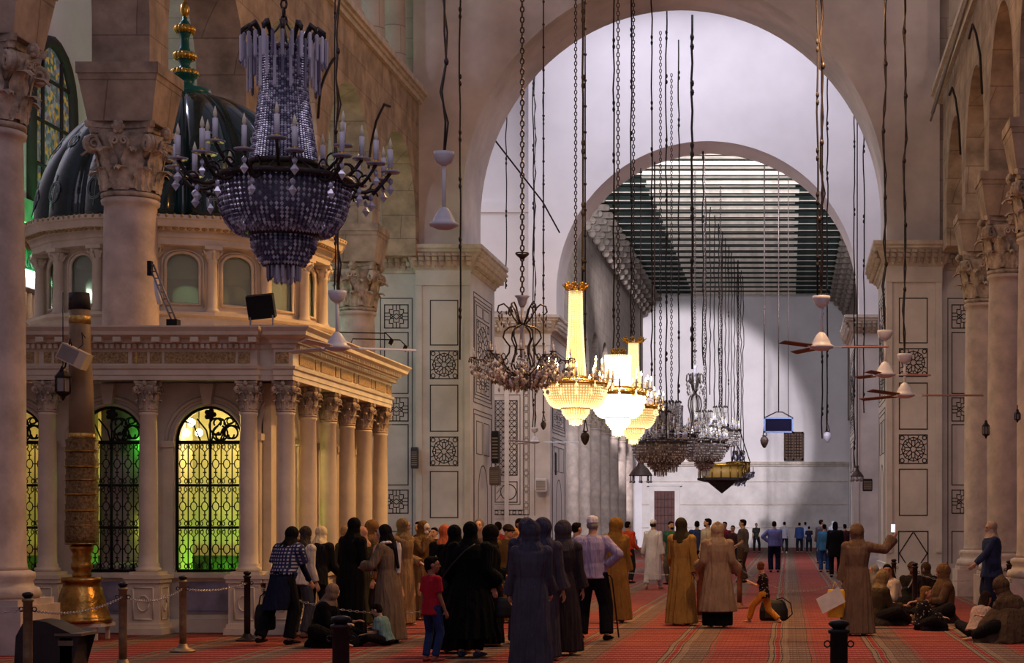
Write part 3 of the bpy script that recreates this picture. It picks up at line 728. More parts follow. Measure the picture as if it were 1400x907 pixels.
# drum
DX,DY=LX,32.8; N16=16; RD=2.3
def ring16(mb,prof,c,n=16,rot=0,mi=0): mb.lathe(prof,c,n,mi,False,rot)
rot0=math.radians(-90-5.5+11)  # columns at vertices; vertex 0 direction toward the camera side
mb=MB(); ring16(mb,[(2.62,0),(2.62,.12),(2.50,.18),(2.48,.36),(2.55,.40),(2.55,.45)],(DX,DY,4.62),16,rot0)
SB(mb,'drum_base',SM)
z0=5.06; z1=6.18
mb=MB()
ap=2.2
for k in range(16):
    am=rot0+PI/16+k*PI/8; u=Vector((-sin(am),cos(am),0)); nn=Vector((cos(am),sin(am),0)); W=2*ap*math.tan(PI/16)
    c=Vector((DX,DY,0))+nn*ap; ow=W*.30
    # wall panel with rounded window: build strips
    pts=[(-ow,z0+.16)]+[(-ow*(cos(PI*i/12) if 1 else 0),z1-.32+.20*sin(PI*i/12)) for i in range(13)]+[(ow,z0+.16)]
    def V(a,z,t): return c+u*a+nn*t+Vector((0,0,z))
    for t in (0,-.10):
        mb.add([V(-W/2,z0,t),V(W/2,z0,t),V(W/2,z0+.16,t),V(-W/2,z0+.16,t)],[(0,1,2,3)])
        mb.add([V(-W/2,z0+.16,t),V(-ow,z0+.16,t),V(-ow,z1,t),V(-W/2,z1,t)],[(0,1,2,3)])
        mb.add([V(ow,z0+.16,t),V(W/2,z0+.16,t),V(W/2,z1,t),V(ow,z1,t)],[(0,1,2,3)])
        for i in range(1,len(pts)-2):
            (a,za),(b,zb)=pts[i],pts[i+1]; mb.add([V(a,za,t),V(b,zb,t),V(b,z1,t),V(a,z1,t)],[(0,1,2,3)])
    mb.tube([V(a*1.02,z,.01) for a,z in pts]+[V(-ow,z0+.16,.01)],.030,6)
    mb.tube([V(a*1.22,z+.04 if z>z0+.2 else z-.04,.015) for a,z in pts],.018,5)
SB(mb,'drum_wall',SM)
GLS,nt,b=nodes('drum_window_glass'); b.inputs['Base Color'].default_value=(.75,.85,.72,1); b.inputs['Roughness'].default_value=.08; b.inputs['Transmission Weight'].default_value=.75; b.inputs['IOR'].default_value=1.2
for k in range(16):
    am=rot0+PI/16+k*PI/8; u=Vector((-sin(am),cos(am),0)); nn=Vector((cos(am),sin(am),0)); W=2*ap*math.tan(PI/16); ow=W*.30
    mb=MB(); mb.obox(Vector((DX,DY,(z0+z1)/2))+nn*(ap-.05),u*ow,Vector((0,0,(z1-z0)/2-.12)),nn*.005); SB(mb,'drum_pane',GLS)
dsh=MB().lathe([(.10,0),(.12,.02),(.10,.06),(.085,.09),(.078,.82),(.095,.84),(.08,.86),(.11,.93),(.13,1.02)],n=14)
for k in range(6):
    a=k*PI/3; dsh.tube([(.08*cos(a),.08*sin(a),.88),(.13*cos(a),.13*sin(a),.97),(.16*cos(a),.16*sin(a),1.0),(.14*cos(a),.14*sin(a),.95)],.022,5)
dsh.box(-.14,.14,-.14,.14,1.02,1.08)
dsh=dsh.data('drum_column',SM)
for k in range(16):
    a=rot0+k*PI/8; inst('drum_column',dsh,S,(DX+2.34*cos(a)+10.4,DY+2.34*sin(a)-32.5,5.07),rz=a)
mb=MB(); ring16(mb,[(2.2,0),(2.46,0),(2.46,.10),(2.50,.12),(2.50,.22),(2.66,.26),(2.70,.36),(2.74,.38),(2.74,.44),(2.3,.47)],(DX,DY,6.15),16,rot0)
for k in range(16):
    a0=rot0+k*PI/8; a1=a0+PI/8
    for i in range(9):
        t=(i+.5)/9; p=Vector((cos(a0),sin(a0),0)).lerp(Vector((cos(a1),sin(a1),0)),t)
        mb.sph(Vector((DX,DY,6.395))+p*2.60,(.05,.05,.04),6,1); mb.sph(Vector((DX,DY,6.57))+p*2.73,(.03,.03,.035),5,1)
SB(mb,'drum_cornice',[SM,GREL])
# dome with swelling gores
def domef(r,z,a):
    g=abs(sin((a+.1)*8)); t=max(0,min(1,z/2.5)); return r*(.84+.20*(g**.42)*(1-t*.3))
prof=[]
for i in range(31):
    t=i/30; ph=t*PI/2*.985; prof.append((2.36*cos(ph)**.92*(1+.03*sin(2*ph)),2.42*sin(ph)**1.02*1.02))
mb=MB(); mb.lathe(prof,(DX,DY,6.62),192,0,True,0,domef)
FL=mat('faded_gold_florals','#7f8f8a',.6,metal=.3)
for k in range(16):
    a=k*PI/8+PI/16-.1
    for (zz,s_) in ((.45,1),(1.35,.7)):
        t=math.asin(min(1,zz/2.45)); r=2.36*cos(t)**.92*1.03+.02
        c=Vector((DX+r*cos(a),DY+r*sin(a),6.62+zz)); nn=Vector((cos(a)*cos(t),sin(a)*cos(t),sin(t))); u=Vector((-sin(a),cos(a),0)); v=nn.cross(u)
        for q in range(3):
            mb.tube([c+u*(.16*s_*cos(th+q*2.1)*(1-th/14))+v*(.20*s_*sin(th+q*2.1)*(1-th/14)) for th in [j*.5 for j in range(9)]],.010,4,1)
        mb.tube([c-v*.3*s_,c+v*.3*s_],.008,4,1)
SB(mb,'dome',[DOMEM,FL])
# finial spire
GRN=mat('finial_green_enamel','#0f5a4c',.3,var=.1)
mb=MB(); prof=[(.42,-.14),(.46,-.04),(.44,.04),(.20,.06),(.17,.12),(.16,.22),(.24,.28),(.24,.30),(.10,.42),(.09,.50),(.16,.60),(.09,.76),(.075,.90),(.075,.95),(.15,1.08),(.08,1.20),(.04,1.25),(.04,1.4),(.02,1.42)]
mb.lathe([(r,z) for r,z in prof],(DX,DY,9.12),20); SB(mb,'finial',GRN)
mb=MB()
for z,r in ((.32,.24),(.62,.19),(1.08,.17)):
    for k in range(14):
        a=2*PI*k/14; mb.sph((DX+r*.8*cos(a),DY+r*.8*sin(a),9.12+z),(.055,.055,.075),6)
    SB(mb,'finial_gilding',GILT); mb=MB()
mb.sph((DX,DY,9.12+1.42),(.08,.08,.14),10); mb.tube([(DX,DY,10.5),(DX,DY,11.2)],.025,6)
SB(mb,'finial_gilding',GILT)
# lights inside
def plight(nm,loc,col,e,r=.1):
    l=bpy.data.lights.new(nm,'POINT'); l.energy=e; l.color=srgb(col); l.shadow_soft_size=r
    o=bpy.data.objects.new(nm,l); COL.objects.link(o); o.location=loc; return o
def alight(nm,loc,rot,size,col,e,sy=None):
    l=bpy.data.lights.new(nm,'AREA'); l.energy=e; l.color=srgb(col); l.size=size
    if sy: l.shape='RECTANGLE'; l.size_y=sy
    o=bpy.data.objects.new(nm,l); COL.objects.link(o); o.location=loc; o.rotation_euler=rot; return o
BULB=emis('warm_bulb_glow','#ffe2a0',60)
for i,(c,w,sp,ri) in enumerate(fops):
    pass
xw=fops[-1][0]
def lamp_in(x,y,z):
    b=empty('hanging_bulb_lamp',(x,y,z),'glowing bulb lamp seen through the upper grille of the shrine window','lamp','bulb lamps inside the shrine')
    MB().sph((0,0,0),.06,10).build('bulb',BULB,b); MB().tube([(0,0,.05),(0,0,ZE-.1-z)],.01,5).build('cord',IRON,b)
for px,py,e in ((262,578,1),(272,592,1),(255,592,1)): lamp_in(*P(px,py,30.2))
plight('shrine_warm_lamp',(xw-.1,30.4,3.2),'#ffd68a',42)
plight('shrine_warm_lamp',(fops[0][0]+.2,30.4,3.0),'#ffcf80',30)
NEON=emis('green_neon','#30ff50',12)
for x in (fops[-1][0],fops[-2][0],fops[0][0]):
    o=MB().tube([(x-.5,31.45,.06),(x+.5,31.45,.06)],.03,6)
plight('shrine_green_light',(xw,30.7,.75),'#70ff40',22,.05)
plight('shrine_green_light',(fops[1][0],30.7,.75),'#50ff50',30,.05)
plight('shrine_green_light',(fops[0][0],30.7,.75),'#a0ff50',8,.05)
plight('shrine_green_light',(-10.02,29.74,2.95),'#50ff50',3.5,.02)  # two added point lights tinting the column seen through the middle window
plight('shrine_green_light',(-10.02,29.74,1.6),'#b0d050',3,.02)
plight('drum_lamp',(DX,DY,4.95),'#f4e4a0',40,.05)
# ================= chandeliers =================
CRY,nt,b=nodes('mauve_crystal'); b.inputs['Base Color'].default_value=(.55,.50,.68,1); b.inputs['Roughness'].default_value=.12; b.inputs['Metallic'].default_value=.25; b.inputs['Specular IOR Level'].default_value=.9; b.inputs['Coat Weight'].default_value=.6
CRY2,nt,b=nodes('clear_grey_crystal'); b.inputs['Base Color'].default_value=(.60,.55,.52,1); b.inputs['Roughness'].default_value=.2; b.inputs['Metallic'].default_value=.1; b.inputs['Specular IOR Level'].default_value=.9; b.inputs['Coat Weight'].default_value=.5
LIT,nt,b=nodes('lit_crystal'); b.inputs['Base Color'].default_value=(1,.93,.72,1); b.inputs['Roughness'].default_value=.2; b.inputs['Transmission Weight'].default_value=.3
b.inputs['Emission Color'].default_value=(1,.80,.45,1); b.inputs['Emission Strength'].default_value=.6  # beads emit, standing in for lamp light refracted through them
LIT2,nt,b=nodes('bright_lit_crystal'); b.inputs['Base Color'].default_value=(1,.93,.72,1); b.inputs['Emission Color'].default_value=(1,.84,.5,1); b.inputs['Emission Strength'].default_value=3.2
CORE,nt,b=nodes('glowing_inner_glass'); b.inputs['Base Color'].default_value=(.9,.7,.4,1); b.inputs['Emission Color'].default_value=(1,.62,.24,1); b.inputs['Emission Strength'].default_value=.24  # emission puts the lamp glow into the lining behind lit beads
CRYF=mat('pale_inner_glass','#8d837c',.3,spec=.8,var=.2,scale=8)  # lining lightened so distant chandeliers look paler and translucent
CRYD=mat('shadowy_inner_crystal','#5c566a',.3,spec=.8,var=.2,scale=20)  # dark lining puts the shade between beads into the colour
BRZ=mat('dark_bronze','#453a37',.4,metal=.6,var=.2,scale=10)
def sparkle(m,c0,c1,sc=70):  # random bright and dark islands paint glints into the bead colour
    nt=m.node_tree; b=nt.nodes['Principled BSDF']; v=N(nt,'ShaderNodeNewGeometry')
    rp=N(nt,'ShaderNodeValToRGB'); rp.color_ramp.elements[0].position=.25; rp.color_ramp.elements[0].color=(*srgb(c0),1); rp.color_ramp.elements[1].position=.95; rp.color_ramp.elements[1].color=(*srgb(c1),1)
    nt.links.new(v.outputs['Random Per Island'],rp.inputs[0]); nt.links.new(rp.outputs[0],b.inputs['Base Color'])
sparkle(CRY,'#6a6480','#f8f4ff'); sparkle(CRY2,'#5c524e','#fff8f0')
CANDLE=mat('white_candle_tube','#d8d4dc',.5,var=.03)
FLAME=emis('candle_bulb_lit','#ffdf98',70)
FLOFF=mat('candle_bulb_unlit','#e8d9b8',.15,var=.05)
PAN=mat('glass_drip_pan','#a8a4b0',.2,spec=.8,var=.05)
def prism(mb,x,y,z,r,h): mb.add([(x-r,y,z),(x,y-r,z),(x+r,y,z),(x,y+r,z),(x-r*.9,y,z-h),(x,y-r*.9,z-h),(x+r*.9,y,z-h),(x,y+r*.9,z-h),(x,y,z-h-r*1.5),(x,y,z+r)],[(0,1,5,4),(1,2,6,5),(2,3,7,6),(3,0,4,7),(4,5,8),(5,6,8),(6,7,8),(7,4,8),(1,0,9),(2,1,9),(3,2,9),(0,3,9)])
def beadrows(mb,prof,rows,n,r,h=None,jit=0,vert=1.3):
    """beads on a surface of revolution given by prof [(r,z)] param rows"""
    L=len(prof)-1
    for i in range(rows):
        t=i/(rows-1)*L; a=min(int(t),L-1); f=t-a; rr=prof[a][0]*(1-f)+prof[a+1][0]*f; z=prof[a][1]*(1-f)+prof[a+1][1]*f
        for j in range(n):
            q=2*PI*(j+.5*(i%2)*0)/n; mb.octa((rr*cos(q),rr*sin(q),z),r,r*vert,rot=q)
def chain_mb(z0,z1,s=.05,r=.008):
    mb=MB(); z=z0; i=0
    while z<z1:
        d=(1,0) if i%2 else (0,1)
        pts=[(d[0]*s*.35*cos(a),d[1]*s*.35*cos(a),z+s*.5+s*.6*sin(a)) for a in [2*PI*k/8 for k in range(9)]]
        mb.tube(pts,r,4); z+=s; i+=1
    return mb
def candle_arm_pts(r0,r1,z0,z1,sag):
    return [(r0+(r1-r0)*t,0,z0+(z1-z0)*t-sag*sin(PI*t)*(1.0 if t<.6 else 1.2)) for t in [i/12 for i in range(13)]]
def put_candle(parent,loc,lit,hc=.16,r=.02,scale=1):
    c=bpy.data.objects.new('candle',None)
    c=inst('candle',CD_LIT if lit else CD_OFF,parent,loc,sc=scale)
    return c
def candle_data(lit,name,pan=True):
    mb=MB(); mb.lathe([(.075,.0),(.085,.015),(.03,-.005)],n=12,mi=1) if pan else None
    mb.lathe([(.02,0),(.028,.03),(.02,.04)],n=8,mi=2); mb.lathe([(.022,.04),(.022,.20)],n=8)
    mb.lathe([(.008,.20),(.018,.225),(.016,.25),(.002,.30)],n=8,mi=3)
    return mb.data(name,[CANDLE,PAN,GILT,FLAME if lit else FLOFF])
CD_LIT=candle_data(True,'candle'); CD_OFF=candle_data(False,'candle')
def empire(name,x,y,ztop,label,crys,lit=False,H=2.15,Rarm=.92,neck=(.22,.20,.27),bowl=(.58,.35),low=(.27,.22),fr=.13,nrm=14,crown=.35,goldcrown=False,chaintop=17.2,narms=12,dens=1.0,unlitfrac=0,thick_rim=False,ring_z=None,neckfrac=.44,group=None,metal=None,c_scale=1.0,beadr=.013,bf=.55,lf=.25):
    """empire chandelier; z measured from its top crown downwards"""
    metal=metal or BRZ
    t=empty('chandelier',(x,y,ztop-H),label,'chandelier',group)
    zt=H; zn=H*(1-neckfrac)      # neck bottom
    n=int(44*dens)
    # crown
    mb=MB(); 
    if goldcrown:
        for k in range(8):
            a=2*PI*k/8; d=Vector((cos(a),sin(a),0)); mb.tube([d*.08+Vector((0,0,zt-.10)),d*crown*.6+Vector((0,0,zt-.12)),d*crown+Vector((0,0,zt-.02))],[.02,.03,.012],5)
            for q in range(5): b_=q*2*PI/5; mb.sph(d*crown*.75+Vector((.05*cos(b_)*abs(sin(a))+.0,.05*cos(b_)*abs(cos(a)),zt-.05+.05*sin(b_))),.025,5)
        mb.lathe([(neck[0]*.9,zt-.20),(neck[0],zt-.18),(neck[0],zt-.15),(.05,zt-.1)],n=16)
    else:
        for k in range(14):
            a=2*PI*k/14; d=Vector((cos(a),sin(a),0)); mb.tube([d*.18+Vector((0,0,zt-.18)),d*.24+Vector((0,0,zt-.05)),d*.29+Vector((0,0,zt+.01)),d*.34+Vector((0,0,zt-.03)),d*.345+Vector((0,0,zt-.07))],[.014,.02,.03,.022,.01],5)
        mb.lathe([(.20,zt-.22),(.22,zt-.2),(.22,zt-.16),(.16,zt-.15)],n=20)
        for k in range(4):
            a=PI/2*k+.4; mb.tube([(.2*cos(a),.2*sin(a),zt-.16),(.06*cos(a),.06*sin(a),zt+.0),(0,0,zt+.1)],.008,4)
    mb.build('crown',metal if not goldcrown else GILT,t)
    if not goldcrown:
        mb=MB()
        for k in range(28):
            a=2*PI*k/28; prism(mb,crown*cos(a),crown*sin(a),zt-.08,.016,.20)
        for k in range(28):
            a=2*PI*k/28; prism(mb,(crown-.06)*cos(a),(crown-.06)*sin(a),zt-.12,.014,.30+.1*(k%2))
        mb.build('crown_prisms',crys,t)
    # neck beads
    mb=MB(); z1=zt-.16; prof=[(neck[0],z1),(neck[1],z1-(z1-zn)*.35),((neck[1]+neck[2])/2,z1-(z1-zn)*.7),(neck[2],zn)]
    beadrows(mb,prof,int(34*dens*neckfrac/.44),n if neck[2]>.2 else int(n*.6),beadr*1.05)
    mb.build('beaded_neck',crys,t)
    mb=MB().lathe([(p[0]*.8,p[1]) for p in reversed(prof)],n=20); mb.build('neck_core',(CORE if crys is LIT else LIT2) if lit else (CRYD if y<30 else CRYF),t)
    # rings
    rb=bowl[0]; zr=zn-.10
    mb=MB()
    h=.05 if not thick_rim else .09
    mb.lathe([(neck[2]*1.05,zn-.02),(neck[2]*1.1,zn),(neck[2]*1.1,zn+.03),(neck[2],zn+.04)],n=28)
    mb.lathe([(rb*.9,zr-h),(rb+.02,zr-h),(rb+.03,zr-h*.5),(rb+.02,zr),(rb*.9,zr)],n=40)
    for k in range(8): a=2*PI*k/8; mb.tube([(neck[2]*cos(a),neck[2]*sin(a),zn),(rb*.95*cos(a),rb*.95*sin(a),zr-.02)],.014,4)
    mb.build('ring_frame',GILT if (goldcrown or thick_rim) else metal,t)
    # bowl
    zb=zr-.04; dz=zb*bf; zl=zb-dz
    mb=MB(); prof=[(rb*(1.0 if i==0 else 1)*cos(i/8*PI/2*.60)**1.0,zb-dz*sin(i/8*PI/2)) for i in range(9)]
    prof=[(rb-(rb-bowl[1])*(1-cos(i/8*PI/2)),zb-dz*sin(i/8*PI/2)) for i in range(9)]
    prof=[(bowl[1]+(rb-bowl[1])*cos(i/8*PI/2),zb-dz*sin(i/8*PI/2)) for i in range(9)]
    beadrows(mb,prof,int(13*dens),int(rb*110*dens),beadr*1.25); mb.build('beaded_bowl',crys,t)
    mb=MB().lathe([(p[0]*.92,p[1]) for p in reversed(prof)],n=32); mb.build('bowl_lining',(CORE if crys is LIT else LIT2) if lit else (CRYD if y<30 else CRYF),t)
    mb=MB(); mb.lathe([(low[0],zl-.03),(low[0]+.02,zl-.02),(low[0]+.02,zl+.01),(low[0],zl+.02)],n=28)
    z3=zl*.42; prof=[(low[0]*.98,zl-.03),(low[0]*.95,zl-(zl-z3)*.5),(low[1]*.8,z3)]
    mb.lathe([(fr+.01,z3-.02),(fr+.03,z3),(fr+.01,z3+.02)],n=20); mb.build('lower_ring',GILT if goldcrown else metal,t)
    mb=MB(); beadrows(mb,prof,int(7*dens),int(low[0]*120*dens),beadr*1.2); mb.build('lower_bowl',crys,t)
    mb=MB().lathe([(p[0]*.9,p[1]) for p in reversed(prof)],n=24); mb.build('lower_lining',(CORE if crys is LIT else LIT2) if lit else (CRYD if y<30 else CRYF),t)
    mb=MB(); 
    for k in range(18): a=2*PI*k/18; prism(mb,fr*cos(a),fr*sin(a),z3-.02,.013,max(.03,z3-.07)*(1 if k%2 else .85))
    for k in range(9): a=2*PI*k/9; prism(mb,fr*.5*cos(a),fr*.5*sin(a),z3-.02,.013,max(.02,z3-.05))
    mb.build('pendant_fringe',crys,t)
    # arms
    if narms:
        am=MB(); Ra=Rarm; r0=rb*.9
        am.tube(candle_arm_pts(r0,Ra,zr-.03,zr+.06,.12),.016,5)
        am.tube([(r0+.1+.06*cos(a),0,zr+.02+.06*sin(a)) for a in [j*.6 for j in range(9)]],.009,4)
        am.tube([(Ra-.12+.07*cos(a)*(1-a/9),0,zr-.08+.07*sin(a)*(1-a/9)) for a in [j*.6 for j in range(9)]],.009,4)
        a1=am.data('candle_arm',metal if not goldcrown else GILT)
        am=MB(); am.tube(candle_arm_pts(r0*.8,Ra*.74,zr+.0,zr+.20,.05),.015,5); am.tube([(Ra*.6+.06*cos(a),0,zr+.1+.06*sin(a)) for a in [j*.6 for j in range(9)]],.009,4)
        a2=am.data('candle_arm',metal if not goldcrown else GILT)
        pm=MB(); prism(pm,0,0,0,.022,.02); pm.octa((0,0,-.08),.035,.05); pd=pm.data('crystal_drop',crys)
        for k in range(narms):
            a=2*PI*k/narms+.13; o=inst('candle_arm',a1,t,rz=a); put_candle(o,(Ra,0,zr+.06),lit and (k*7%10)/10>=unlitfrac,scale=c_scale); inst('crystal_drop',pd,o,(Ra,0,zr-.0)); inst('crystal_drop',pd,o,(Ra*.82,0,zr-.14))
        for k in range(max(4,narms//2)):
            a=2*PI*k/max(4,narms//2)+.4; o=inst('candle_arm',a2,t,rz=a); put_candle(o,(Ra*.74,0,zr+.20),lit and (k*7%10)/10>=unlitfrac,scale=c_scale)
    if chaintop: chain_mb(zt-.02,chaintop-(ztop-H),.07 if y<40 else .10,.010 if y<40 else .013).build('hanging_chain',BRZ,t)
    if lit:
        l=plight('chandelier_glow',(x,y,ztop-H+zr+.15),'#ffc878',lit*lf,.35); l.parent=t; l.location=(0,0,zr-.0)
        l2=plight('chandelier_glow',(x,y,ztop),'#ffd08a',lit*.15,.3); l2.parent=t; l2.location=(0,0,-.25)
    return t
XC=-4.2
c1=empire('c',PX(388,16),16,PZ(42,16),'large dark mauve crystal chandelier with white candles hanging before the shrine dome',CRY,H=2.15,Rarm=.88,narms=14,dens=1.25,neck=(.21,.19,.28),bowl=(.55,.34),beadr=.0135,neckfrac=.53,bf=.5)
# lit ones
empire('c',PX(787,37),37,PZ(388,37),'lit crystal chandelier with tall slender neck and gilt crown, left of the glowing group',LIT,lit=560,H=2.78,Rarm=.72,neck=(.125,.135,.20),bowl=(.62,.36),low=(.27,.22),fr=.12,crown=.26,goldcrown=True,narms=12,neckfrac=.66,c_scale=1.0)
empire('c',PX(845,46),46,PZ(478,46),'brightest lit chandelier with broad glowing drum neck in the middle of the glowing group',LIT2,lit=520,H=2.12,Rarm=.80,neck=(.32,.30,.31),bowl=(.66,.38),low=(.3,.22),fr=.13,crown=.2,goldcrown=True,thick_rim=True,narms=12,neckfrac=.44,c_scale=1.1)
empire('c',PX(866,51),51,PZ(462,51),'lit chandelier with thin beaded neck and gilt flower crown, farthest right of the glowing group',LIT,lit=420,H=2.88,Rarm=.80,neck=(.13,.14,.24),bowl=(.64,.36),low=(.3,.22),fr=.12,crown=.35,goldcrown=True,thick_rim=True,narms=10,neckfrac=.60,c_scale=1.1,lf=.7)
# unlit far ones
far=[(903,60,562,2.1,.75,'unlit grey chandelier just right of the glowing group, partly behind it'),(918,66,549,2.5,.85,'unlit chandelier with wide drum neck, right of the glowing group'),(963,78,562,2.7,.85,'unlit crystal chandelier with flared top, behind the tall wire one'),(985,88,556,2.4,.8,'unlit crystal chandelier at the right end of the grey cluster')]
for px,y,py,H,Ra,lab in far:
    empire('c',PX(px,y),y,PZ(py,y),lab,CRY2,H=H,Rarm=Ra*1.1,neck=(.40,.38,.40) if px==918 else (.14,.16,.26),bowl=(.9,.62),low=(.42,.3),fr=.2,crown=.3,narms=14,dens=.8,neckfrac=.42,beadr=.022,c_scale=1.3)
# wire scroll chandelier
def wirech(x,y,ztop,H,Rr,label,crys,narms=12,lit=0,s=1.0,group=None):
    """s scales wire thickness"""
    t=empty('chandelier',(x,y,ztop-H),label,'chandelier',group)
    k_=H/1.45
    mb=MB(); mb.lathe([(.03,H-.17*k_),(.06,H-.12*k_),(.08,H-.04*k_),(.12,H),(.10,H),(.06,H-.06*k_)],n=16); mb.build('glass_cup',PAN,t)
    mb=MB(); mb.lathe([(.02,.22*k_),(.05,.25*k_),(.03,.30*k_),(.06,.42*k_),(.03,.5*k_),(.045,.7*k_),(.03,.95*k_),(.05,1.0*k_),(.02,1.1*k_),(.03,H-.15*k_)],n=12); mb.build('crystal_stem',crys,t)
    fr=MB()
    for k in range(6):
        a=PI*k/3+.2; ca,sa=cos(a),sin(a); D=lambda r,z:(r*ca,r*sa,z)
        fr.tube([D(.03,1.04*k_),D(.10,1.0*k_),D(.2,.98*k_),D(.27,.92*k_),D(.29,.83*k_),D(.24,.76*k_),D(.19,.70*k_),D(.2,.6*k_),D(.27,.5*k_),D(.3,.42*k_),D(.25,.36*k_),D(.14,.31*k_),D(.03,.28*k_)],.014*s,5)
        fr.tube([D(.05,1.03*k_),D(.13,1.12*k_),D(.2,1.26*k_),D(.28,1.33*k_),D(.36,1.30*k_),D(.38,1.22*k_),D(.34,1.18*k_),D(.31,1.22*k_)],[.014*s]*6+[.012*s,.01*s],5)
    fr.lathe([(.03,1.0*k_),(.07,1.03*k_),(.03,1.06*k_)],n=10); fr.lathe([(.03,.25*k_),(.10,.28*k_),(.10,.32*k_),(.03,.33*k_)],n=14)
    fr.build('scroll_frame',BRZ,t)
    for k in range(narms):
        a=2*PI*k/narms+.1; up=(k%2); R0=Rr*(1 if not up else .74); zz=(.52 if not up else .60)*k_
        am=MB(); am.tube([(.06,0,.29*k_),(R0*.35,0,.27*k_),(R0*.62,0,.36*k_),(R0*.8,0,.50*k_),(R0*.93,0,zz-.03),(R0,0,zz)],.012*s,5)
        am.tube([(R0*.7+.07*cos(q)*(1-q/9),0,.50*k_+.07*sin(q)*(1-q/9)) for q in [j*.6 for j in range(10)]],.009*s,4)
        am.lathe([(.05*s,0),(.06*s,.012),(.02,.0)],(R0,0,zz),10)
        o=am.build('candle_arm',BRZ,t,rz=a)
        put_candle(o,(R0,0,zz),False,scale=.55*s)
        d=MB(); rr=random.Random(k)
        for j in range(22):
            u=j/21; rad=R0*(.25+.78*u); z_=(.29+.23*u)*k_-.05; off=rr.uniform(-.06,.06); L=rr.uniform(.025,.045)*s
            d.octa((rad,off,z_-.05-rr.uniform(0,.06)),.022*s,.035*s); d.octa((rad,off,z_-.14-rr.uniform(0,.05)),.028*s,L*1.2); d.octa((rad+.04,-off,z_+.04),.016*s,.02*s)
        for j in range(6): q=j*PI/3; d.octa((R0+.07*cos(q),.07*sin(q),zz-.05),.014*s,.035*s); d.octa((R0+.05*cos(q),.05*sin(q),zz-.14),.012*s,.03*s)
        d.build('crystal_drops',crys,o)
    d=MB(); rr=random.Random(5)
    for k in range(60):
        a=rr.uniform(0,2*PI); R0=rr.uniform(.05,.42); d.octa((R0*cos(a),R0*sin(a),rr.uniform(.02,.26)*k_),.02*s,.045*s)
    for k in range(36):
        a=rr.uniform(0,2*PI); R0=rr.uniform(.26,.42); d.octa((R0*cos(a),R0*sin(a),rr.uniform(1.0,1.22)*k_),.018*s,.04*s)
    for k in range(50):
        a=2*PI*k/50; d.octa((.56*Rr*cos(a),.56*Rr*sin(a),.44*k_-.03*sin(a*6)),.014*s,.02*s)
    d.build('hanging_crystals',crys,t)
    chain_mb(H-.02,17.2-(ztop-H),.08 if y<40 else .12,.012 if y<40 else .016).build('hanging_chain',BRZ,t)
    mb=MB(); zc=H+.62; mb.lathe([(.015,zc-.06),(.05,zc-.03),(.11,zc+.02),(.03,zc+.03)],n=12); mb.tube([(.1*cos(q),.1*sin(q),zc+.04) for q in [2*PI*j/12 for j in range(13)]],.01,4); mb.build('chain_cup',BRZ,t)
    return t
wirech(PX(714,29.3),29.3,PZ(405,29.3),1.50,.74,'dark wire scroll chandelier with clear hanging crystals, left of the lit ones',CRY2,12)
wirech(PX(950,84),84,PZ(500,84),4.2,1.35,'tall unlit wire scroll chandelier rising above the grey cluster',CRY2,12,s=2.4)
wirech(PX(1010,118),118,PZ(612,118),2.4,.9,'small dark crystal cluster hanging lowest at the right of the grey chandeliers',CRY,10,s=2.4)
# hanging ring lamps with three chains, gold drum and conical lamp
def cone_lamp(x,y,zb,w,h,label,mtop,mglass):
    t=empty('hanging_lantern',(x,y,zb),label,'lantern')
    MB().lathe([(.02,0),(w*.55,h*.28),(w,h*.34),(w,h*.40),(.0,h*.41)],n=8,sm=False).build('cone_base',mtop,t)
    mb=MB()
    for k in range(16):
        a=2*PI*k/16; mb.tube([(w*.95*cos(a),w*.95*sin(a),h*.40),(w*.95*cos(a),w*.95*sin(a),h*.72)],.03,4)
    mb.lathe([(w,h*.70),(w*1.03,h*.74),(w*.8,h*.76)],n=16); mb.build('cage_bars',GILT,t)
    MB().lathe([(w*.8,h*.41),(w*.8,h*.7)],n=16).build('glass_drum',mglass,t)
    mb=MB()
    for k in range(3):
        a=2*PI*k/3; mb.tube([(w*cos(a),w*sin(a),h*.72),(.1*cos(a),.1*sin(a),h*2.0)],.03,4)
    mb.tube([(0,0,h*2.0),(0,0,17.2-zb)],.03,4); mb.lathe([(.05,h*1.95),(.25,h*2.0),(.05,h*2.08)],n=10)
    mb.build('hanging_chain',BRZ,t)
WG=emis('dim_warm_glass','#b08848',.18)
cone_lamp(PX(987,104),104,PZ(675,104),1.35,2.1,'bronze lantern with conical base and gilt bars, lowest of the far hanging lamps',BRZ,WG)
t=cone_lamp(PX(1009,112),112,PZ(658,112),.72,1.5,'gilt drum lantern right of the conical one',GILT,WG)
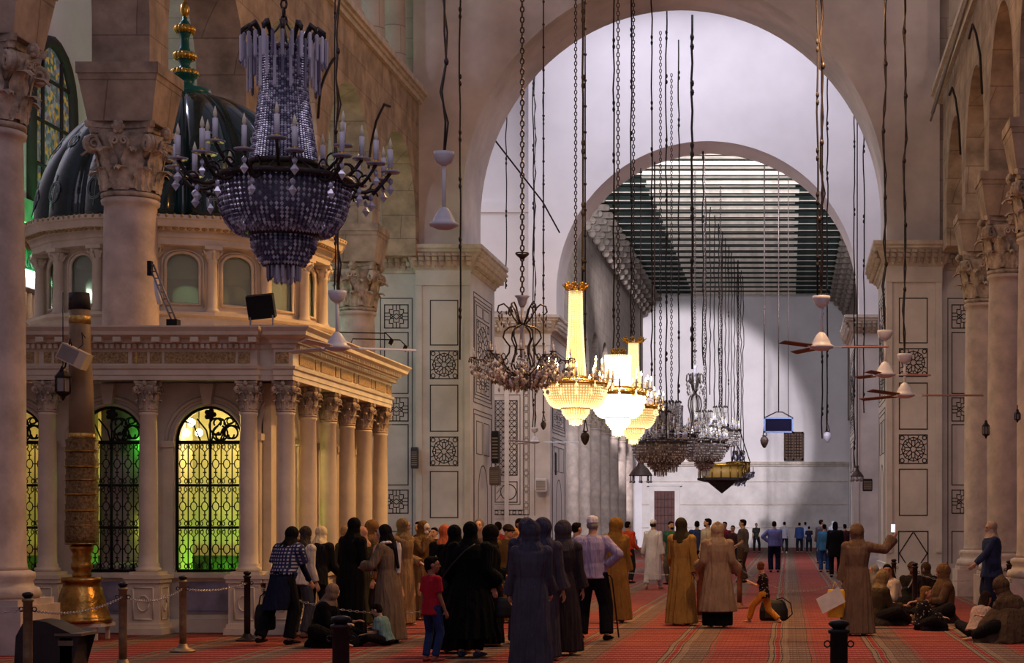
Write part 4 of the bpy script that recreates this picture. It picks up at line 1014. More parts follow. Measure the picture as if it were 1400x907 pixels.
# ================= fans =================
FANW=mat('white_enamel','#d9d6d8',.4,var=.04)
FANB=mat('brown_fan_blade','#6b4238',.5,var=.1)
def fan(px,y,ytop,ybot,label,ang,bl=1.0,white=False,blade=(.62)):
    X=PX(px,y); zt=PZ(ytop,y); zb=PZ(ybot,y); H=zt-zb; u=H
    t=empty('ceiling_fan',(X,y,zb),label,'fan','')
    if 'group' in t: del t['group']
    mb=MB(); mb.lathe([(.02,.0),(.08,.005),(.165,.04),(.17,.07),(.13,.09),(.12,.13),(.08,.2),(.05,.24),(.02,.26)],n=24); mb.build('motor_housing',FANW,t)
    MB().tube([(0,0,.2),(0,0,H-.1)],.022,8).build('rod',FANW,t)
    MB().lathe([(.03,H-.16),(.09,H-.12),(.12,H-.04),(.12,H),(.10,H),(.02,H-.02)],n=18).build('canopy',FANW,t)
    for k in range(3 if bl else 0):
        a=ang+2*PI*k/3
        b=MB(); b.obox((.16+.08,0,.05),(.1,0,0),(0,.02,0),(0,0,.006)); b.obox((.28+bl/2,0,.05),(bl/2,0,0),(0,.052,.015),(0,-.0006,.005),1)
        b.build('blade',[FANW,FANW if white else FANB],t,rz=a)
    mb=MB(); r=random.Random(int(px)); pts=[(0,0,H-.04)]; z=H
    while z<17.2-zb: z+=.35; pts.append((r.uniform(-.03,.03),r.uniform(-.03,.03),z))
    mb.tube(pts,.013,4); pts2=[(a+.03*sin(i*2.),b+.02,c) for i,(a,b,c) in enumerate(pts)]; mb.tube(pts2,.011,4)
    for i in range(0,len(pts),3): mb.sph(pts[i],(.03,.03,.05),6)
    mb.build('hanging_cable',BRZ,t)
fan(607,22,208,314,'bladeless white fan motor hanging high, left of the large arch',0,0,True)
fan(461,25,398,481,'white ceiling fan hanging over the shrine cornice',.35,.75,True)
fan(1123,26,405,480,'white ceiling fan with brown blades, highest of the three on the right',-.1,.64)
fan(1210,30,452,517,'white ceiling fan in front of the right marble pier, middle of three',.1,.45)
fan(1237,31,484,545,'lowest white ceiling fan, in front of a star inlay on the right pier',.02,1.0)
fan(731,60,585,607,'small white fan hanging before the honeycomb inlay panel',.05,1.1,True)
# ================= hanging ropes =================
ROPE=mat('dark_knotted_rope','#2c2522',.8,var=.2,scale=10)
def rope(px,y,pyb,label,grp,r=.012,knots=True,weight=None,pytop=None):
    X=PX(px,y); zb=PZ(pyb,y); zt=17.2; rr=random.Random(int(px*3))
    t=empty('hanging_rope',(X,y,zb),label,'rope',grp)
    mb=MB(); pts=[]; z=0; n=int((zt-zb)/.5)+1
    for i in range(n+1): pts.append((rr.uniform(-1,1)*.012*y/30,0,(zt-zb)*i/n))
    mb.tube(pts,r,4)
    
    if knots:
        z=rr.uniform(.1,1)
        while z<zt-zb: mb.sph((0,0,z),(r*2.0,r*2.0,r*3.4),5); mb.sph((0,0,z+r*8),(r*2.0,r*2.0,r*3.4),5); z+=rr.uniform(.9,1.5)*y/40
    mb.build('rope_line',ROPE,t)
    if weight: weight(t)
    return t
G1='lamp ropes over the near nave'
nearR=[(629,30,492,.014),(458,25.6,398,.008)]
for px,y,pb,r in nearR: rope(px,y,pb,'thin twisted cable hanging free left of the large arch' if px==629 else 'thin cord beside the fan over the shrine',None,r)
for px,y,pb in ((797,36.2,385),(839,46.6,478),(863,52,465),(891,53,520)): rope(px,y,pb,'dark rope ending among the glowing chandeliers','ropes of the glowing chandeliers',.02)
for px,y,pb in ((692,60,395),(729,60,585),(743,61,430)): rope(px,y,pb,'knotted rope in the bright gap left of the far arch','knotted ropes in the bright gap',.018)
for px,y,pb in ((911,57,600),(928,61,548),(961,70,500)): rope(px,y,pb,'knotted rope running down to the grey chandelier cluster','ropes of the grey cluster',.022)
rope(946,58,505,'thickest dark rope, running straight down to the grey chandeliers',None,.035)
for i,px in enumerate((965,971,977,983,987,992,996,1000,1004,1008,1013,1016)): rope(px,90.6+i*2.6,[560,540,600,570,610,590,600,630,600,640,632,640][i],'thin far rope of the dense bundle under the beamed ceiling','dense bundle of far ropes',.026,knots=i%3==0)
for px,y,pb in ((1117.5,25.8,404),(1131,60,590),(1124,61,600)): rope(px,y,pb,'knotted rope close beside the highest right fan','ropes beside the right fan',.013 if y<30 else .022)
for px,y,pb in ((1168,62,640),(1181,60,565),): rope(px,y,pb,'beaded rope in front of the far right pier','beaded ropes at the far right pier',.02)
# egg lanterns
EGG=mat('dark_bronze_egg','#4a3a34',.5,metal=.4,var=.2,scale=8); EGGW=mat('grey_glass_globe','#8d8790',.3,var=.05)
def egg(px,y,py0,py1,label,m,top=17.2):
    X=PX(px,y); zb=PZ(py1,y); H=PZ(py0,y)-zb
    t=empty('egg_lantern',(X,y,zb),label,'lantern')
    MB().lathe([(.01,0),(H*.12,H*.06),(H*.28,H*.35),(H*.34,H*.62),(H*.26,H*.85),(H*.12,H*.93),(H*.18,H)],n=16).build('egg_body',m,t)
    mb=MB(); mb.lathe([(H*.2,H*.96),(H*.22,H),(H*.05,H*1.05)],n=12)
    for k in range(3): a=2*PI*k/3; mb.tube([(H*.2*cos(a),H*.2*sin(a),H),(0,0,H*1.9)],.012 if y<60 else .02,4)
    mb.tube([(0,0,H*1.9),(0,0,top-zb)],.018 if y<60 else .026,4)
    z=H*2
    while z<top-zb: mb.sph((0,0,z),.04,5); z+=.6
    mb.build('hanging_chain',BRZ,t)
egg(1045,80,596,613,'dark egg shaped lantern hanging left of the blue framed screen',EGG)
egg(800,44,590,609,'dark egg shaped lantern under the glowing chandeliers',EGG)
egg(1131,84,590,606,'small grey glass globe hanging right of the lattice window',EGGW)
egg(895,70,577,596,'white glass globe beside the lit chandelier',EGGW)
egg(743,50,576,588,'small dark globe hanging before the far left pier',EGG)
# umbrella shades
def shade(px,y,py0,py1,w,label):
    zb=PZ(py1,y); H=PZ(py0,y)-zb; t=empty('umbrella_lamp',(PX(px,y),y,zb),label,'lamp')
    MB().lathe([(w,0),(w*.97,.03*H),(w*.6,.35*H),(w*.3,.5*H),(w*.18,.7*H),(w*.25,.85*H),(.02,H)],n=16,fn=lambda r,z,a:r*(1+.06*cos(8*a))).build('shade',EGG,t)
    mb=MB()
    for k in range(8): a=2*PI*k/8; mb.tube([(w*.9*cos(a),w*.9*sin(a),0),(w*.9*cos(a),w*.9*sin(a),-.25*H)],.02,4); mb.sph((w*.9*cos(a),w*.9*sin(a),-.28*H),.05,6)
    mb.build('drops',EGGW,t); MB().tube([(0,0,H*.98),(0,0,17.2-zb)],.018,4).build('hanging_cord',BRZ,t)
shade(876,70,622,651,.42,'bronze umbrella shade lamp left of the back wall door')
shade(1172,56,636,652,.19,'small domed lamp with bead drops before the far right pier')
# screen sign
y=78; X=PX(1064.5,y); t=empty('hanging_screen',(X,y,PZ(592,y)),'blue framed dark display screen hanging before the back wall','screen')
BLUE=mat('blue_white_frame','#7f93c4',.5,var=.05); SCR=mat('dark_violet_screen','#17142a',.8,var=.1,scale=2,spec=.05)
w_=.60;h_=.63; mb=MB(); 
for a in ((-w_,w_,-.06,.06,0,.06),(-w_,w_,-.06,.06,h_-.06,h_),(-w_,-w_+.06,-.06,.06,0,h_),(w_-.06,w_,-.06,.06,0,h_)): mb.box(*a)
mb.build('screen_frame',BLUE,t); MB().box(-w_+.05,w_-.05,-.04,.04,.05,h_-.05).build('display',SCR,t)
mb=MB(); mb.tube([(-w_+.05,0,h_),(-.1,0,h_+.22),(.15,0,h_+.22),(w_-.05,0,h_)],.025,4); mb.tube([(0,0,h_+.22),(0,0,17.0-PZ(592,y))],.025,4); mb.tube([(.4,0,h_),(.4,0,17.0-PZ(592,y))],.015,4); mb.build('hanging_cable',BRZ,t)
# ================= people =================
V3=Vector
def ik(a,b,l1,l2,pole):
    a=V3(a);b=V3(b);d=b-a;L=max(.05,min(d.length,.995*(l1+l2)));u=d.normalized();b=a+u*L
    x=(l1*l1-l2*l2+L*L)/(2*L);h=math.sqrt(max(0,l1*l1-x*x)); p=V3(pole)-u*V3(pole).dot(u)
    if p.length<1e-4: p=u.orthogonal()
    p.normalize(); return a+u*x+p*h,b
def ell(mb,c,r,M=None,n=14): mb.sph(c,r,n,0,True,8,M)
def limb(mb,a,b,ra,rb,n=10,caps=True):
    a=V3(a);b=V3(b); mb.tube([a,a.lerp(b,.5),b],[ra,(ra+rb)/2,rb],n)
    if caps: mb.sph(a,ra*.98,n,0,True,6); mb.sph(b,rb*.98,n,0,True,6)
def skin_mat(c):
    return mat('skin_'+c.strip('#'),c,.55,var=.06,scale=4,spec=.3)
def foldmat(k,c):
    m=mat(k,c,.92,var=.12,scale=4,spec=.12); nt=m.node_tree; b=nt.nodes['Principled BSDF']; tc=N(nt,'ShaderNodeTexCoord')
    mp=N(nt,'ShaderNodeMapping'); mp.inputs['Scale'].default_value=(16,16,2.2); nt.links.new(tc.outputs['Object'],mp.inputs[0])
    n=N(nt,'ShaderNodeTexNoise',_Scale=1.0,_Detail=3,_Distortion=.4); nt.links.new(mp.outputs[0],n.inputs['Vector'])
    bp=N(nt,'ShaderNodeBump',_Strength=1.0,_Distance=.05); nt.links.new(n.outputs[0],bp.inputs['Height']); nt.links.new(bp.outputs[0],b.inputs['Normal']); return m
def fabric(c,kind='plain'):
    k=kind+'_cloth_'+c.strip('#')
    if k in _M: return _M[k]
    if kind=='plain': return foldmat(k,c)
    m=mat(k,c,.92,var=.1,scale=5,spec=.1); nt=m.node_tree; b=nt.nodes['Principled BSDF']; L=nt.links.new
    tc=N(nt,'ShaderNodeTexCoord')
    if kind=='plaid':
        s=N(nt,'ShaderNodeSeparateXYZ'); L(tc.outputs['Object'],s.inputs[0])
        def st(o,f,w):
            a=N(nt,'ShaderNodeMath',operation='MULTIPLY'); L(o,a.inputs[0]); a.inputs[1].default_value=f
            fr=N(nt,'ShaderNodeMath',operation='FRACT'); L(a.outputs[0],fr.inputs[0]); g=N(nt,'ShaderNodeMath',operation='GREATER_THAN'); L(fr.outputs[0],g.inputs[0]); g.inputs[1].default_value=w; return g.outputs[0]
        mu=N(nt,'ShaderNodeMath',operation='MULTIPLY'); L(st(s.outputs[0],21,.5),mu.inputs[0]); L(st(s.outputs[2],21,.5),mu.inputs[1])
        fac=mu.outputs[0]; c2=srgb('#a8a4ae')
    else:
        vz=N(nt,'ShaderNodeTexVoronoi',_Scale=26); L(tc.outputs['Object'],vz.inputs['Vector']); g=N(nt,'ShaderNodeMath',operation='LESS_THAN'); L(vz.outputs[0],g.inputs[0]); g.inputs[1].default_value=.22; fac=g.outputs[0]; c2=srgb('#b8a484')
    mx=N(nt,'ShaderNodeMix',data_type='RGBA'); old=b.inputs['Base Color'].links[0].from_socket; L(fac,mx.inputs[0]); L(old,mx.inputs[6]); mx.inputs[7].default_value=(*c2,1); L(mx.outputs[2],b.inputs['Base Color'])
    return m
def hand(mb,w,dirv,palm_n,s,side,curl=.5):
    """hand at wrist w pointing dirv, palm normal palm_n"""
    d=V3(dirv).normalized(); n=V3(palm_n); n=(n-d*n.dot(d)).normalized(); u=d.cross(n)*side
    w=V3(w)
    mb.loft([(w,u*.024*s,n*.018*s),(w+d*.03*s,u*.036*s,n*.017*s),(w+d*.075*s,u*.042*s,n*.016*s),(w+d*.098*s,u*.038*s,n*.013*s)],10)
    for i,(off,L) in enumerate(((-.030,.066),(-.010,.078),(.011,.074),(.031,.058))):
        p=w+d*.090*s+u*off*s; a=curl*.5; d1=(d*cos(a)+n*sin(a)); a2=a+curl; d2=(d*cos(a2)+n*sin(a2)); a3=a2+curl*.8; d3=(d*cos(a3)+n*sin(a3))
        q=p+d1*L*.45*s; r=q+d2*L*.32*s; t=r+d3*L*.25*s
        mb.tube([p-d*.012*s,p,q,r,t],[.0095*s,.0098*s,.0092*s,.0085*s,.0068*s],6)
    tb=w+d*.025*s-u*.028*s; t1=tb+(d*.55-u*.75+n*.25).normalized()*.038*s; t2=t1+(d*.9-u*.25+n*.4).normalized()*.034*s
    mb.tube([w+d*.012*s-u*.01*s,tb,t1,t2],[.014*s,.013*s,.0105*s,.008*s],6)
def person(x,y,face=0,H=1.68,label='',lean=0,turn=0,nod=0,tilt=0,pose='stand',hl=None,hr=None,fl=None,fr=None,skin='#b98d72',
           top=None,bottom=None,robe=None,head=None,wide=1.0,z=0,group=None,kind='person',vox=None,pel=None,extra=None,sleeve='long',pants='long',shoe='#1c1a1a',curl=.5,pl=(0,-.6,-1),pr=(0,-.6,-1),seed=0,lean_side=0,child=False,beard=None):
    """face: yaw, 0 = back to the camera, 180 = facing it. hands/feet in local metres at height 1.72"""
    s=H/1.72; rr=random.Random(seed+int(x*37)+int(y*11)); hs=1.0 if not child else 1.28
    vox=vox or (.0105 if y<34 else (.014 if y<55 else .02))
    pelv=V3(pel) if pel else V3((0,0,.93))
    up=V3((sin(lean_side),sin(lean),cos(lean)*1.0)).normalized()
    fw=V3((0,cos(lean),-sin(lean))); rt=V3((1,0,0))
    waist=pelv+up*.14; chest=pelv+up*.33; shc=pelv+up*.49; neck=pelv+up*.545
    up2=V3((0,sin(lean*.5+nod),cos(lean*.5+nod))).normalized()
    headc=neck+(up2*.5+up*.5).normalized()*(.125 if not child else .15)+V3((0,.015,0))
    T=math.radians(turn); hz=Matrix.Rotation(T,3,'Z')@Matrix.Rotation(math.radians(tilt),3,'Y')@Matrix.Rotation(-nod,3,'X')
    sw=.168*wide if not child else .14
    SL=shc+rt*-sw-up*.045; SR=shc+rt*sw-up*.045
    HL=pelv+V3((-.095,0,-.02)); HR=pelv+V3((.095,0,-.02))
    hl=V3(hl) if hl else V3((-.25,.03,.80)); hr=V3(hr) if hr else V3((.25,.03,.80))
    fl=V3(fl) if fl else V3((-.11,-.03,.075)); fr=V3(fr) if fr else V3((.11,-.03,.075))
    EL,WL=ik(SL,hl,.28,.255,V3(pl)); ER,WR=ik(SR,hr,.28,.255,V3(pr))
    kp=V3((0,1,.15)); KL,AL=ik(HL,fl,.43,.43,kp+V3((-.25,0,0)) if pose=='stand' else kp+V3((-1.0,0,0))); KR,AR=ik(HR,fr,.43,.43,kp+V3((.25,0,0)) if pose=='stand' else kp+V3((1.0,0,0)))
    S=lambda p:V3(p)*s
    # ---- body
    mb=MB()
    tor=[(pelv-up*.08,.10,.09),(pelv,.155,.115),(pelv+up*.08,.15,.11),(waist,.135,.10),(pelv+up*.25,.15,.11),(chest,.165,.118),(pelv+up*.43,.165,.105),(shc,.12,.075),(neck,.055,.06),(neck+up*.06,.052,.056)]
    mb.loft([(S(c),rt*a*s*(wide if i<8 else 1),fw*b*s*(wide if i<8 else 1)) for i,(c,a,b) in enumerate(tor)],18)
    for (A,E,W,sd,h_) in ((SL,EL,WL,-1,hl),(SR,ER,WR,1,hr)):
        ell(mb,S(A),.058*s); limb(mb,S(A),S(E),.050*s,.038*s); limb(mb,S(E),S(W),.038*s,.027*s)
        dr=(W-E).normalized(); hand(mb,S(W),dr,V3((-sd*1.0,.3,0)) if abs(dr.z)>.6 else V3((0,0,-1)),s,sd,curl)
    for (A,K,B,sd) in ((HL,KL,AL,-1),(HR,KR,AR,1)):
        limb(mb,S(A),S(K),.082*s,.055*s); limb(mb,S(K),S(B),.056*s,.036*s)
        ft=V3((sd*.18,1,0)).normalized() if pose=='stand' else V3((sd*.3,.9,0)).normalized()
        b=V3(B); b.z=max(b.z-.035,.03)
        mb.loft([(S(b-ft*.07),rt*.018*s,V3((0,0,.02*s))),(S(b-ft*.04),rt*.036*s,V3((0,0,.036*s))),(S(b+ft*.06),rt*.042*s,V3((0,0,.03*s))),(S(b+ft*.14+V3((0,0,-.01))),rt*.044*s,V3((0,0,.020*s))),(S(b+ft*.19+V3((0,0,-.012))),rt*.02*s,V3((0,0,.012*s)))],10)
    # ---- head
    k=s*hs
    Hc=S(headc); HM=lambda p:Hc+hz@(V3(p)*k)
    def he(c,r): 
        mb.sph(HM(c),tuple(a*k for a in r),14,0,True,9,hz)
    he((0,-.008,.022),(.074,.092,.088)); he((0,.022,-.035),(.062,.068,.075)); he((0,.045,-.078),(.036,.038,.026)); he((0,.062,.018),(.055,.028,.05))
    he((0,.098,-.018),(.013,.020,.016)); he((0,.09,.006),(.009,.014,.03)); he((0,.082,-.052),(.024,.014,.010)); he((0,.072,.032),(.05,.020,.010))
    for sd in (-1,1): he((sd*.077,-.01,-.008),(.010,.020,.032)); he((sd*.042,.06,-.02),(.02,.02,.016))
    limb(mb,HM((0,-.02,-.05)),S(neck),.052*k,.055*s)
    body=remesh(mb,vox*min(1,s+.15)*1.0,1,'person',[skin_mat(skin)])
    p=bpy.data.objects.new('person',body); COL.objects.link(p); p.location=(x,y,z); p.rotation_euler[2]=math.radians(face); tag(p,label,'person',group)
    EYEM=mat('dark_eyes','#1b1411',.3); LIP=mat('lip_tone','#8a4e44',.6)
    dz=hz@V3((0,1,0)); wd=Matrix.Rotation(math.radians(face),3,'Z')@dz
    if wd.y<.55:
        e=MB()
        for sd in (-1,1): e.sph(HM((sd*.031,.083,.004)),(.012*k,.006*k,.007*k),8,0,True,6,hz); e.tube([HM((sd*.014,.094,.026)),HM((sd*.032,.093,.033)),HM((sd*.052,.080,.026))],.0045*k,5)
        o=e.build('eyes',EYEM,p)
        MB().sph(HM((0,.095,-.052)),(.022*k,.006*k,.006*k),8,0,True,6,hz).build('mouth',LIP,p)
    def cloth(fn,name,c,kind='plain',v=None,sm=2):
        m=MB(); fn(m); me=remesh(m,(v or vox*1.2)*min(1,s+.1),sm,name,[fabric(c,kind)]); o=bpy.data.objects.new(name,me); COL.objects.link(o); o.parent=p; return o
    def sleeves(m,full=True,g=.018,cuff=.0,ls=True,both=(1,1)):
        for (A,E,W,on) in ((SL,EL,WL,both[0]),(SR,ER,WR,both[1])):
            if not on: continue
            ell(m,S(A),(.062+g)*s); 
            if full: limb(m,S(A),S(E),(.056+g)*s,(.046+g)*s); m.tube([S(E),S(E.lerp(W,.5)),S(E.lerp(W,.93))],[(.046+g)*s,(.044+g+cuff*.5)*s,(.036+g+cuff)*s],10); m.sph(S(E),(.046+g)*s,10)
            else: m.tube([S(A),S(A.lerp(E,.35)),S(A.lerp(E,.75))],[(.056+g)*s,(.058+g)*s,(.058+g)*s],10)
    def torso_cl(m,g=.02,hem=-.12,flare=.0):
        sec=[]
        for (c,a,b) in tor[:8]:
            sec.append((S(c),rt*(a+g)*s*wide,fw*(b+g)*s*wide))
        sec=[(S(pelv+up*hem),rt*(.165+g+flare)*s*wide,fw*(.125+g+flare)*s*wide)]+sec[1:]
        sec.append((S(neck-up*.01),rt*.07*s,fw*.07*s))
        m.loft(sec,20,fn=lambda i,q:1+.025*sin(5*q+i*1.3+seed))
    if top:
        def f(m): torso_cl(m,top.get('g',.02),top.get('hem',-.12),top.get('flare',0)); sleeves(m,top.get('long',True),top.get('sg',.012))
        cloth(f,top.get('name','shirt'),top['c'],top.get('kind','plain'))
    if top and top.get('under'):
        def f(m): 
            for (E,W) in ((EL,WL),(ER,WR)): limb(m,S(E),S(E.lerp(W,.93)),.052*s,.04*s)
            for (A,E) in ((SL,EL),(SR,ER)): limb(m,S(A.lerp(E,.6)),S(E),.058*s,.052*s)
        cloth(f,'undersleeves',top['under'])
    if bottom:
        g=bottom.get('g',.022)
        def f(m):
            m.loft([(S(pelv-up*.10),rt*(.155)*s*wide,fw*.125*s*wide),(S(pelv),rt*(.16+g*.6)*s*wide,fw*(.12+g*.6)*s*wide),(S(waist),rt*(.14+g*.5)*s*wide,fw*(.105+g*.5)*s*wide)],18)
            for (A,K,B) in ((HL,KL,AL),(HR,KR,AR)):
                limb(m,S(A),S(K),(.085+g)*s,(.060+g)*s); e=K.lerp(B,bottom.get('len',.95)); m.tube([S(K),S(K.lerp(e,.5)),S(e)],[(.060+g)*s,(.055+g)*s,(.046+g*1.2)*s],12)
        cloth(f,bottom.get('name','trousers'),bottom['c'],bottom.get('kind','plain'))
        def f(m):
            for (B,sd) in ((AL,-1),(AR,1)):
                ft=V3((sd*.18,1,0)).normalized() if pose=='stand' else V3((sd*.3,.9,0)).normalized(); b=V3(B); b.z=max(b.z-.035,.03)
                m.loft([(S(b-ft*.08),rt*.022*s,V3((0,0,.022*s))),(S(b-ft*.045),rt*.042*s,V3((0,0,.04*s))),(S(b+ft*.06),rt*.048*s,V3((0,0,.035*s))),(S(b+ft*.14+V3((0,0,-.006))),rt*.050*s,V3((0,0,.024*s))),(S(b+ft*.205+V3((0,0,-.008))),rt*.024*s,V3((0,0,.016*s)))],10)
        if bottom.get('shoe'): cloth(f,'shoes',bottom['shoe'],sm=1)
    if robe:
        hem=robe.get('hem',.04); fl_=robe.get('flare',.30)*.80; nf=robe.get('folds',9); am=robe.get('amp',.055)*1.5; ph=rr.uniform(0,6)
        def f(m):
            sec=[]; base=V3((0,0,0))
            foot=(fl+fr)/2; foot=V3((foot.x,foot.y,hem))
            g=.03
            for (c,a,b) in reversed(tor[2:8]): sec.append((S(c),rt*(a+g)*s*wide,fw*(b+g)*s*wide))
            sec.insert(0,(S(neck),rt*.07*s,fw*.07*s))
            hip=pelv
            for i in range(9):
                t=(i+1)/9; c=hip.lerp(foot,t); sw_=.165+g+(fl_-.195)*t**.9; sf=.130+g+(fl_-.20)*t
                sec.append((S(c),rt*sw_*s*wide,(fw.lerp(V3((0,1,0)),t))*sf*s*wide))
            sec.reverse()
            n=len(sec)
            def ff(i,q):
                t=1-i/(n-1); t=max(0,(t-.15)/.85)
                a_=sin(nf*q+ph+.8*sin(t*3+q)); return 1+am*t*(1.0-2*abs(a_)**.7+.5*sin((nf*1.7//1)*q+ph*2+t*2))
            m.loft(sec,64,fn=ff)
            if robe.get('sleeves',True): sleeves(m,True,robe.get('sg',.026)*.6,robe.get('cuff',.03))
        cloth(f,robe.get('name','robe'),robe['c'],robe.get('kind','plain'),v=vox*1.15,sm=2)
        if robe.get('band'):
            zb_=robe['band'][1]; 
            mb2=MB(); mb2.lathe([((fl_)*s*1.02,zb_*s),((fl_)*s*1.02,zb_*s+.012)],n=32)
    if robe and robe.get('under'):
        c_,r_=robe['under']
        def f(m): m.loft([(S((0,0,.03)),rt*r_*s,V3((0,r_*.8*s,0))),(S((0,0,.3)),rt*r_*s,V3((0,r_*.8*s,0))),(S((0,0,.6)),rt*r_*.8*s,V3((0,r_*.6*s,0)))],40,fn=lambda i,q:1+.05*sin(11*q))
        cloth(f,'underskirt',c_)
    if robe and robe.get('shoe'):
        def f(m):
            for (B,sd) in ((AL,-1),(AR,1)):
                b=V3(B); b.z=.035; ft=V3((sd*.15,1,0)).normalized(); m.loft([(S(b-ft*.08),rt*.03*s,V3((0,0,.03*s))),(S(b+ft*.05),rt*.045*s,V3((0,0,.035*s))),(S(b+ft*.2),rt*.03*s,V3((0,0,.018*s)))],10)
        cloth(f,'shoes',robe['shoe'],sm=1)
    # ---- head dress / hair
    if head:
        t=head['t']; c=head['c']
        if t=='hair':
            L=head.get('len',0)
            def f(m):
                m.sph(HM((0,-.020,.040)),tuple(a*k for a in (.080,.092,.082)),14,0,True,9,hz); m.sph(HM((0,-.045,-.005)),tuple(a*k for a in (.074,.062,.07)),12,0,True,9,hz)
                m.sph(HM((0,.03,.085)),tuple(a*k for a in (.06,.05,.032)),12,0,True,9,hz)
                if L: m.loft([(HM((0,-.03,.03)),hz@V3((.082*k,0,0)),hz@V3((0,.07*k,0))),(HM((0,-.05,-.08)),hz@V3((.09*k,0,0)),hz@V3((0,.05*k,0))),(HM((0,-.06,-.08-L)),hz@V3((.07*k,0,0)),hz@V3((0,.035*k,0)))],14,fn=lambda i,q:1+.08*sin(9*q))
            cloth(f,'hair',c,v=vox*.85)
        elif t=='cap':
            def f(m): m.loft([(HM((0,-.01,.030)),hz@V3((.083*k,0,0)),hz@V3((0,.100*k,0))),(HM((0,-.012,.085)),hz@V3((.080*k,0,0)),hz@V3((0,.095*k,0))),(HM((0,-.012,.120)),hz@V3((.062*k,0,0)),hz@V3((0,.074*k,0))),(HM((0,-.012,.132)),hz@V3((.02*k,0,0)),hz@V3((0,.02*k,0)))],20)
            cloth(f,'cap',c,v=vox*.7,sm=1)
            if head.get('hair'):
                def f(m): m.sph(HM((0,-.035,-.005)),tuple(a*k for a in (.079,.070,.062)),12,0,True,9,hz)
                cloth(f,'hair',head['hair'],v=vox*.8)
        elif t in('hijab','hood'):
            big=1.03 if t=='hijab' else 1.24
            def f(m):
                m.sph(HM((0,-.030,.022)),tuple(a*k*big for a in (.094,.100,.104)),16,0,True,10,hz); m.sph(HM((0,-.018,-.06)),tuple(a*k*big for a in (.088,.088,.09)),14,0,True,9,hz)
                if t=='hood' and head.get('peak',True): m.loft([(HM((0,-.02,.05)),hz@V3((.095*k,0,0)),hz@V3((0,.10*k,0))),(HM((0,-.055,.115)),hz@V3((.06*k,0,0)),hz@V3((0,.075*k,0))),(HM((0,-.085,.155)),hz@V3((.018*k,0,0)),hz@V3((0,.03*k,0)))],14)
                # drape on neck, shoulders
                d=head.get('drape',.17)
                m.loft([(HM((0,-.01,-.03)),hz@V3((.086*k,0,0)),hz@V3((0,.085*k,0))),(S(neck+up*.03)+V3((0,.004,0)),rt*.098*s,fw*.10*s),(S(shc+up*.01),rt*.155*s,fw*.125*s),(S(shc-up*(d-.06)),rt*(.175)*s,fw*.145*s),(S(shc-up*d),rt*.12*s,fw*.10*s)],26,fn=lambda i,q:1+.045*sin(7*q+i*1.2+ph_)*min(1,i/2))
                if head.get('tail'): m.loft([(HM((0,-.08,-.05)),hz@V3((.07*k,0,0)),hz@V3((0,.03*k,0))),(S(shc-fw*.15-up*.05),rt*.08*s,fw*.03*s),(S(shc-fw*.17-up*head['tail']),rt*.05*s,fw*.02*s)],12)
            ph_=rr.uniform(0,6)
            cloth(f,'headscarf' if t=='hijab' else 'hood',c,head.get('kind','plain'),v=vox*1.0,sm=2)
            if head.get('under'):
                def f(m): m.sph(HM((0,.012,.03)),tuple(a*k for a in (.078,.078,.076)),14,0,True,9,hz)
                cloth(f,'underscarf',head['under'],v=vox*.8)
        elif t=='shemagh':
            def f(m): m.sph(HM((0,-.02,.05)),tuple(a*k for a in (.095,.105,.085)),14,0,True,9,hz); m.tube([HM((.09*cos(q),.10*sin(q)-.01,.045)) for q in [2*PI*i/14 for i in range(15)]],.022*k,6)
            cloth(f,'headwrap',c)
    if beard:
        def f(m): m.sph(HM((0,.052,-.068)),tuple(a*k for a in (.054,.050,.042)),12,0,True,8,hz); m.sph(HM((0,.085,-.042)),tuple(a*k for a in (.028,.014,.006)),10,0,True,6,hz)
        cloth(f,'beard',beard,v=vox*.7)
    if head and head.get('mask'):
        def f(m): m.sph(HM((0,.060,-.050)),tuple(a*k for a in (.060,.050,.046)),12,0,True,8,hz)
        cloth(f,'face_mask',head['mask'],v=vox*.8)
    p['_j']=0; del p['_j']
    info=dict(S=S,HM=HM,SL=SL,SR=SR,WL=WL,WR=WR,EL=EL,ER=ER,shc=shc,pelv=pelv,p=p,s=s,k=k,chest=chest)
    return info
def world(info,pt):
    p=info['p']; return Matrix.Rotation(p.rotation_euler[2],3,'Z')@(V3(pt)*info['s'])+V3(p.location)
def Yf(py): return EYE*F/(py-CY)
def at(px,pyf): y=Yf(pyf); return PX(px,y),y
BLK='#0c0b0d'
